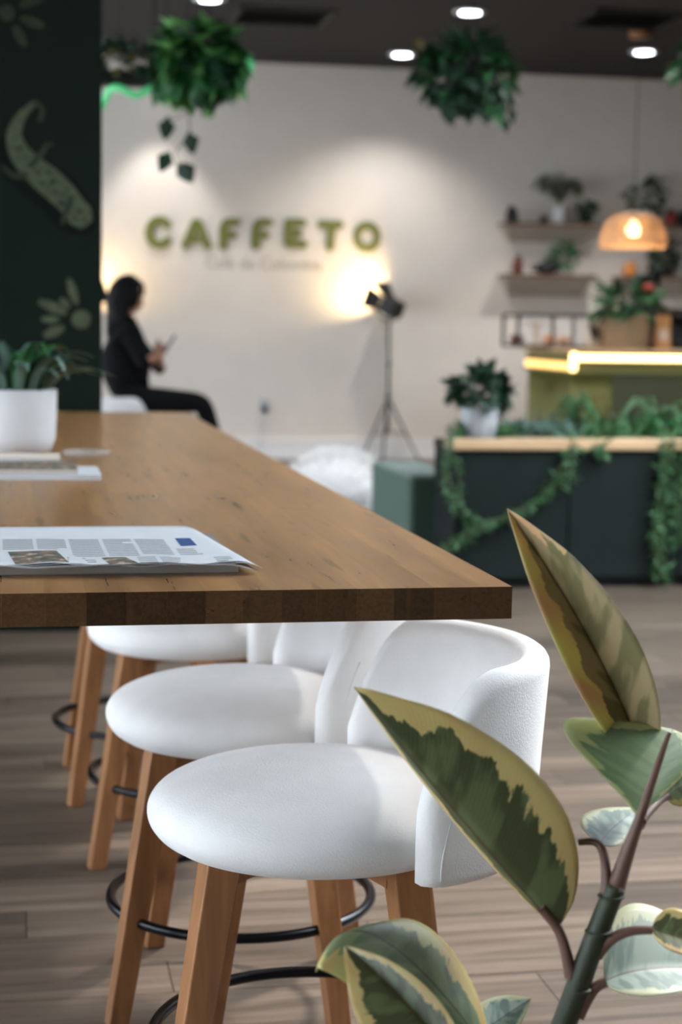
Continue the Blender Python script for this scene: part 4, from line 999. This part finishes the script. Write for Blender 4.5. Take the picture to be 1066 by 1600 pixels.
# its twin behind the person, hidden by the green wall: only its glow shows
w2 = at(195, 455, Y=16.8); t2 = copy_tree(t); t2.location = (w2.x - .42, 16.86, 0); t2.rotation_euler.z = math.radians(-85); 
for ch in t2.children:
    if ch.type == 'LIGHT': ch.data = ch.data.copy(); ch.data.energy = 24
t2['label'] = 'twin tripod spotlight behind the person, only its glow seen on the wall'

# ------------------------------------------------------------------ hanging plants
def hanging(name, lab, px, py, Y, rx, rz, seed, mats, n, L, w, drop=None):
    c = at(px, py, Y=Y); t = thing(name, tuple(c), lab, 'plant', 'hanging plants')
    MB().lathe([(.001, -.10), (.10, -.09), (.15, 0), (.16, .05), (.15, .05), (.14, .01), (.001, .0)], seg=24).build('hanging_pot', 'black_matte', t, True)
    for k in range(3):
        a = 2 * PI * k / 3 + .4; MB().tube([(.15 * math.cos(a), .15 * math.sin(a), .04), (0, 0, .55)], .004, 5).build('cord', 'black_matte', t)
    MB().tube([(0, 0, .55), (0, 0, CEIL_Z - c.z)], .004, 5).build('hook_cord', 'black_matte', t)
    for i, (mt, frac) in enumerate(mats): bush(MB(), (0, 0, .0), rx, rx * .8, rz, int(n * frac), L, w, seed + i, .35, up=-.15).build('foliage', mt, t, True)
    return t, c
t, c = hanging('hanging_plant', 'big bright trailing plant hanging left, its strand dangling over the wall', 311, 102, 10.0, .22, .17, 101, [('leafA', .5), ('leafB', .35), ('leafC', .3)], 260, .14, .13)
path = smooth_path([(-.05, -.1, -.2), tuple(Vector(at(292, 180, Y=10)) - c + Vector((0, -.1, 0))), tuple(Vector(at(293, 215, Y=10)) - c + Vector((0, -.1, 0))), tuple(Vector(at(272, 240, Y=10)) - c + Vector((0, -.1, 0))), tuple(Vector(at(282, 265, Y=10)) - c + Vector((0, -.1, 0)))], 5)
MB().tube(path, .004, 5).build('trailing_strand', 'stem', t)
for (px, py, dx, dz) in [(262, 182, -.1, -1), (294, 205, .25, -1), (266, 236, -.5, -1), (276, 255, .7, -.9), (285, 252, .5, -1)]:
    p = Vector(at(px, py, Y=9.9)) - c; m = MB(); m.leaf(p, (dx, 0, dz), (0, -1, .2), .135, .10, .05); m.build('leaf', 'leafC', t, True)
MB().tube(smooth_path([path[4], tuple(Vector(at(275, 186, Y=9.9)) - c), tuple(Vector(at(262, 182, Y=9.9)) - c)], 3), .003, 5).build('trailing_strand', 'stem', t)
t, c = hanging('hanging_plant', 'dark green bushy plant hanging right of the sign', 728, 112, 10.6, .27, .20, 111, [('leafC', .7), ('leafA', .25)], 280, .13, .08)
for (px, py) in ((690, 150), (712, 150), (765, 160), (795, 158), (742, 145)):
    p = Vector(at(px, py - 12, Y=10.5)) - c; m = MB(); r = random.Random(px)
    for k in range(7): m.leaf(p + rvec(r) * .05 - Vector((0, 0, .02 * k)), Vector((r.uniform(-.5, .5), r.uniform(-.5, .5), -1)), rvec(r), .11, .06, .1)
    m.build('drooping_tip', 'leafC' if px != 765 else 'leafA', t, True)
o = MB(); o.leaf((0, 0, 0), (-.6, 0, .6), (0, -1, 0), .1, .07); o = o.build('leaf', 'leaf_brown', t, True); o.location = Vector(at(664, 78, Y=10.5)) - c
t, c = hanging('hanging_plant', 'green hanging plant barely entering at the right picture edge', 1098, 98, 11.0, .16, .13, 121, [('leafA', .6), ('leafC', .4)], 120, .12, .08)

# wavy green light hoop with trough of brownish foliage, beside the green wall
nc = at(250, 118, Y=10.45); t = thing('neon_hoop', tuple(nc), 'wavy green glowing hoop under the left hanging plant', 'light')
wavy = smooth_path([tuple(Vector(at(px, py, Y=10.45 + dy)) - nc) for px, py, dy in ((150, 176, .0), (164, 158, .0), (172, 140, -.05), (188, 138, -.1), (212, 149, -.12), (236, 138, -.12), (258, 128, -.1), (290, 134, .0), (330, 150, .1), (360, 138, .15), (380, 128, .2), (391, 106, .25), (388, 90, .3))], 6)
MB().tube(wavy, .021, 10).build('glowing_tube', 'neon', t, True)
for px in (190, 260): p = Vector(at(px, 132, Y=10.35)) - nc; MB().tube([tuple(p), (p.x, p.y, CEIL_Z - nc.z)], .003, 5).build('cord', 'black_matte', t)
bc = at(200, 112, Y=10.9); t = thing('hanging_planter', tuple(bc), 'dark trough of brownish foliage above the green glowing hoop', 'planter')
MB().box(-.28, .20, -.08, .08, -.09, .0).build('trough', 'black_matte', t, bevel=.02)
bush(MB(), (-.04, 0, .06), .25, .1, .10, 110, .09, .06, 131, .3).build('foliage', 'leafC', t, True); bush(MB(), (-.02, -.03, .02), .2, .08, .06, 16, .08, .055, 132, .3).build('foliage', 'leaf_brown', t, True)
for dx in (-.24, .16): MB().tube([(dx, 0, 0), (dx, 0, CEIL_Z - bc.z)], .003, 5).build('cord', 'black_matte', t)

# ------------------------------------------------------------------ seated person in profile
PY = 11.95
def pj(px, py, dy=0): return Vector(at(px, py, Y=PY + dy))
person = thing('person', (PSX, PSY, 0), 'seated person in black clothes with long dark hair, looking at a phone', 'person'); PO = person.location.copy()
def skin_mesh(name, joints, edges, mat, parent, sub=2, root=0):
    me = bpy.data.meshes.new(name); me.from_pydata([tuple(Vector(p) - PO) for p, r in joints], edges, []); me.update(); ob = bpy.data.objects.new(name, me); C.objects.link(ob); ob.parent = parent
    md = ob.modifiers.new('skin', 'SKIN'); md.use_smooth_shade = True; md.use_x_symmetry = False
    for i, (p, r) in enumerate(joints):
        sv = me.skin_vertices[0].data[i]; sv.radius = (r, r) if not isinstance(r, tuple) else r; sv.use_root = (i == root)
    sb = ob.modifiers.new('sub', 'SUBSURF'); sb.levels = sub; sb.render_levels = sub; me.materials.append(M[mat]); return ob
hipz = .66 + .115
hip = pj(206, 0); hip.z = hipz
J = [(Vector((hip.x, PY, hipz + .02)), .165),                                  # 0 pelvis
     (pj(198, 588), .195), (pj(192, 548), .185), (pj(196, 520), .135), (pj(203, 504), .055), (pj(200, 492), .05)]  # spine to neck
E_ = [(0, 1), (1, 2), (2, 3), (3, 4), (4, 5)]
def chain(start, pts):
    i = start
    for p in pts: J.append(p); E_.append((i, len(J) - 1)); i = len(J) - 1
    return i
for s in (-1, 1):
    hipv = Vector((hip.x + .03, PY + s * .09, hipz + .04)); knee = pj(318, 629, s * .10); knee.z += .0
    ank = Vector((knee.x + .13, PY + s * .10, .34)); toe = ank + Vector((.16, 0, -.07))
    chain(0, [(hipv, .12), (hipv.lerp(knee, .5), .10), (knee, .078), (knee.lerp(ank, .4), .068), (ank, .045), (ank + Vector((.02, 0, -.06)), .04), (toe, .03)])
ih = []
for s in (-1, 1):
    sh = pj(202, 522, s * .17); el = pj(224, 570, s * .24) if s < 0 else pj(252, 580, s * .2); wr_ = pj(247, 554, s * .05)
    chain(3, [(sh, .07), (sh.lerp(el, .5), .055), (el, .046)]); ih.append((el, wr_))
    chain(len(J) - 1, [(el.lerp(wr_, .3), .044)])
body = skin_mesh('body', J, E_, 'cloth', person)
body['label'] = 'black clothed body'
for k, (el, wr_) in enumerate(ih):
    s = -1 if k == 0 else 1; a0 = el.lerp(wr_, .2); d = (wr_ - el).normalized(); palm = wr_ + d * .05
    js = [(a0, .036), (wr_, .028), (palm, (.034, .018))]; es = [(0, 1), (1, 2)]
    upv = Vector((.35, 0, .9)).normalized()
    for f in range(4):
        off = Vector((0, -s * .0, 0)) + upv * (.03 - .02 * f); L = (.036, .042, .04, .032)[f]
        i = len(js); p1 = palm + d * .03 + off; p2 = p1 + d * L * .6 + Vector((0, -s * .012, .004)); p3 = p2 + d * L * .4 + Vector((0, -s * .016, .006)); js += [(p1, .0095), (p2, .0085), (p3, .0075)]; es += [(2, i), (i, i + 1), (i + 1, i + 2)]
    i = len(js); p1 = wr_ + d * .02 + upv * .03 + Vector((0, -s * .01, 0)); p2 = p1 + d * .025 + upv * .03; js += [(p1, .011), (p2, .009)]; es += [(1, i), (i, i + 1)]
    skin_mesh('hand', js, es, 'skin', person, 1)
# head: egg with brow, nose, lips and chin, facing +x and tilted down
hc = pj(199, 466); tilt = math.radians(14)
m = MB(PO); nu, nv = 32, 24; rows = []
for i in range(nv + 1):
    th = PI * i / nv; row = []
    for j in range(nu):
        a = 2 * PI * j / nu; x, y, z = math.sin(th) * math.cos(a), math.sin(th) * math.sin(a), math.cos(th)
        fx = .098 * x; fy = .075 * y * (1 - .22 * max(0, -z)); fz = .122 * z
        if x > 0:
            fx *= 1 - .10 * max(0, -z)
            cen = math.exp(-(y / .18) ** 2)
            fx += cen * (.026 * math.exp(-((z + .18) / .11) ** 2) + .010 * math.exp(-((z - .02) / .2) ** 2) + .009 * math.exp(-((z + .45) / .06) ** 2) + .008 * math.exp(-((z + .56) / .05) ** 2) + .012 * math.exp(-((z + .80) / .12) ** 2))
            fx -= .010 * math.exp(-((abs(y) - .38) / .14) ** 2) * math.exp(-((z - .02) / .10) ** 2)
        c_, s_ = math.cos(tilt), math.sin(tilt); row.append(hc + Vector((fx * c_ + fz * s_, fy, -fx * s_ + fz * c_)))
    row.append(row[0]); rows.append(row)
head = m.grid(rows).build('head', 'skin', person, True)
def hl(x, y, z): c_, s_ = math.cos(tilt), math.sin(tilt); return hc + Vector((x * c_ + z * s_, y, -x * s_ + z * c_))
for s in (-1, 1):
    MB(PO).lathe([(.001, -.009), (.008, -.005), (.01, 0), (.008, .005), (.001, .009)], hl(.084, s * .031, .004), 10).build('eye', 'hair', head, True)
    MB(PO).tube([hl(.096, s * .012, .028), hl(.094, s * .03, .034), hl(.082, s * .048, .028)], .004, 6).build('eyebrow', 'hair', head, True)
MB(PO).tube([hl(.084, -.024, -.063), hl(.101, 0, -.06), hl(.084, .024, -.063)], .006, 8).build('lips', 'terracotta', head, True)
# long hair: cap and falling locks behind face and shoulders
cap = MB(PO); rows = []
for i in range(17):
    th = PI * .62 * i / 16; row = []
    for j in range(33):
        a = math.radians(52 + 256 * j / 32); f = 1.18
        row.append(hl(.104 * f * math.sin(th) * math.cos(a) - .008, .084 * f * math.sin(th) * math.sin(a), .128 * f * math.cos(th) + .004))
    rows.append(row)
hairo = cap.grid(rows).build('hair', 'hair', person, True, solid=.02)
hair_locks = MB(PO); r = random.Random(5)
for k in range(46):
    a = math.radians(78 + 204 * k / 45); x, y = .108 * math.cos(a) - .01, .088 * math.sin(a)
    top = hl(x * .8, y * .8, .075); mid = hl(x * 1.02, y * 1.1, -.04); low = hl(x * .85 + .005, y * 1.15, -.13); end = low + Vector((.0 + r.uniform(-.02, .03), r.uniform(-.03, .03), -.13 - r.uniform(0, .08)))
    hair_locks.tube(smooth_path([tuple(top), tuple(mid), tuple(low), tuple(end)], 4), [.012, .014, .016, .017, .018, .018, .018, .018, .018, .016, .012, .008, .004], 7)
fr = MB(PO)
hair_locks.build('hair_lock', 'hair', hairo, True)
for k in range(12):
    y = -.06 + .01 * k; fr.tube(smooth_path([tuple(hl(.03, y * .7, .138)), tuple(hl(.082, y, .10)), tuple(hl(.100 - abs(y) * .35, y * 1.1, .045))], 4), [.012] * 4 + [.011, .01, .009, .008, .005], 6)
fr.build('fringe', 'hair', hairo, True)
# phone held in the hands
ph0 = pj(257, 551); ph1 = pj(272, 527); d = (ph1 - ph0).normalized(); n = Vector((-d.z, 0, d.x)); s = Vector((0, 1, 0)); pcn = ph0.lerp(ph1, .5)
ph = thing('phone', tuple(pcn), 'dark slim phone held by the seated person', 'phone'); m = MB(pcn); hl_, hw_, ht_ = .078, .037, .0045
q = lambda k: [pcn + d * (hl_ * a) + s * (hw_ * b) + n * k for a, b in ((-1, -1), (1, -1), (1, 1), (-1, 1))]
m.hexa(q(-ht_), q(ht_)).build('phone_body', 'black_matte', ph, bevel=.004); q2 = [pcn + d * (hl_ * .93 * a) + s * (hw_ * .92 * b) + n * (ht_ + .0006) for a, b in ((-1, -1), (1, -1), (1, 1), (-1, 1))]
MB(pcn).add(q2, [(0, 1, 2, 3)]).build('screen', 'steel', ph)
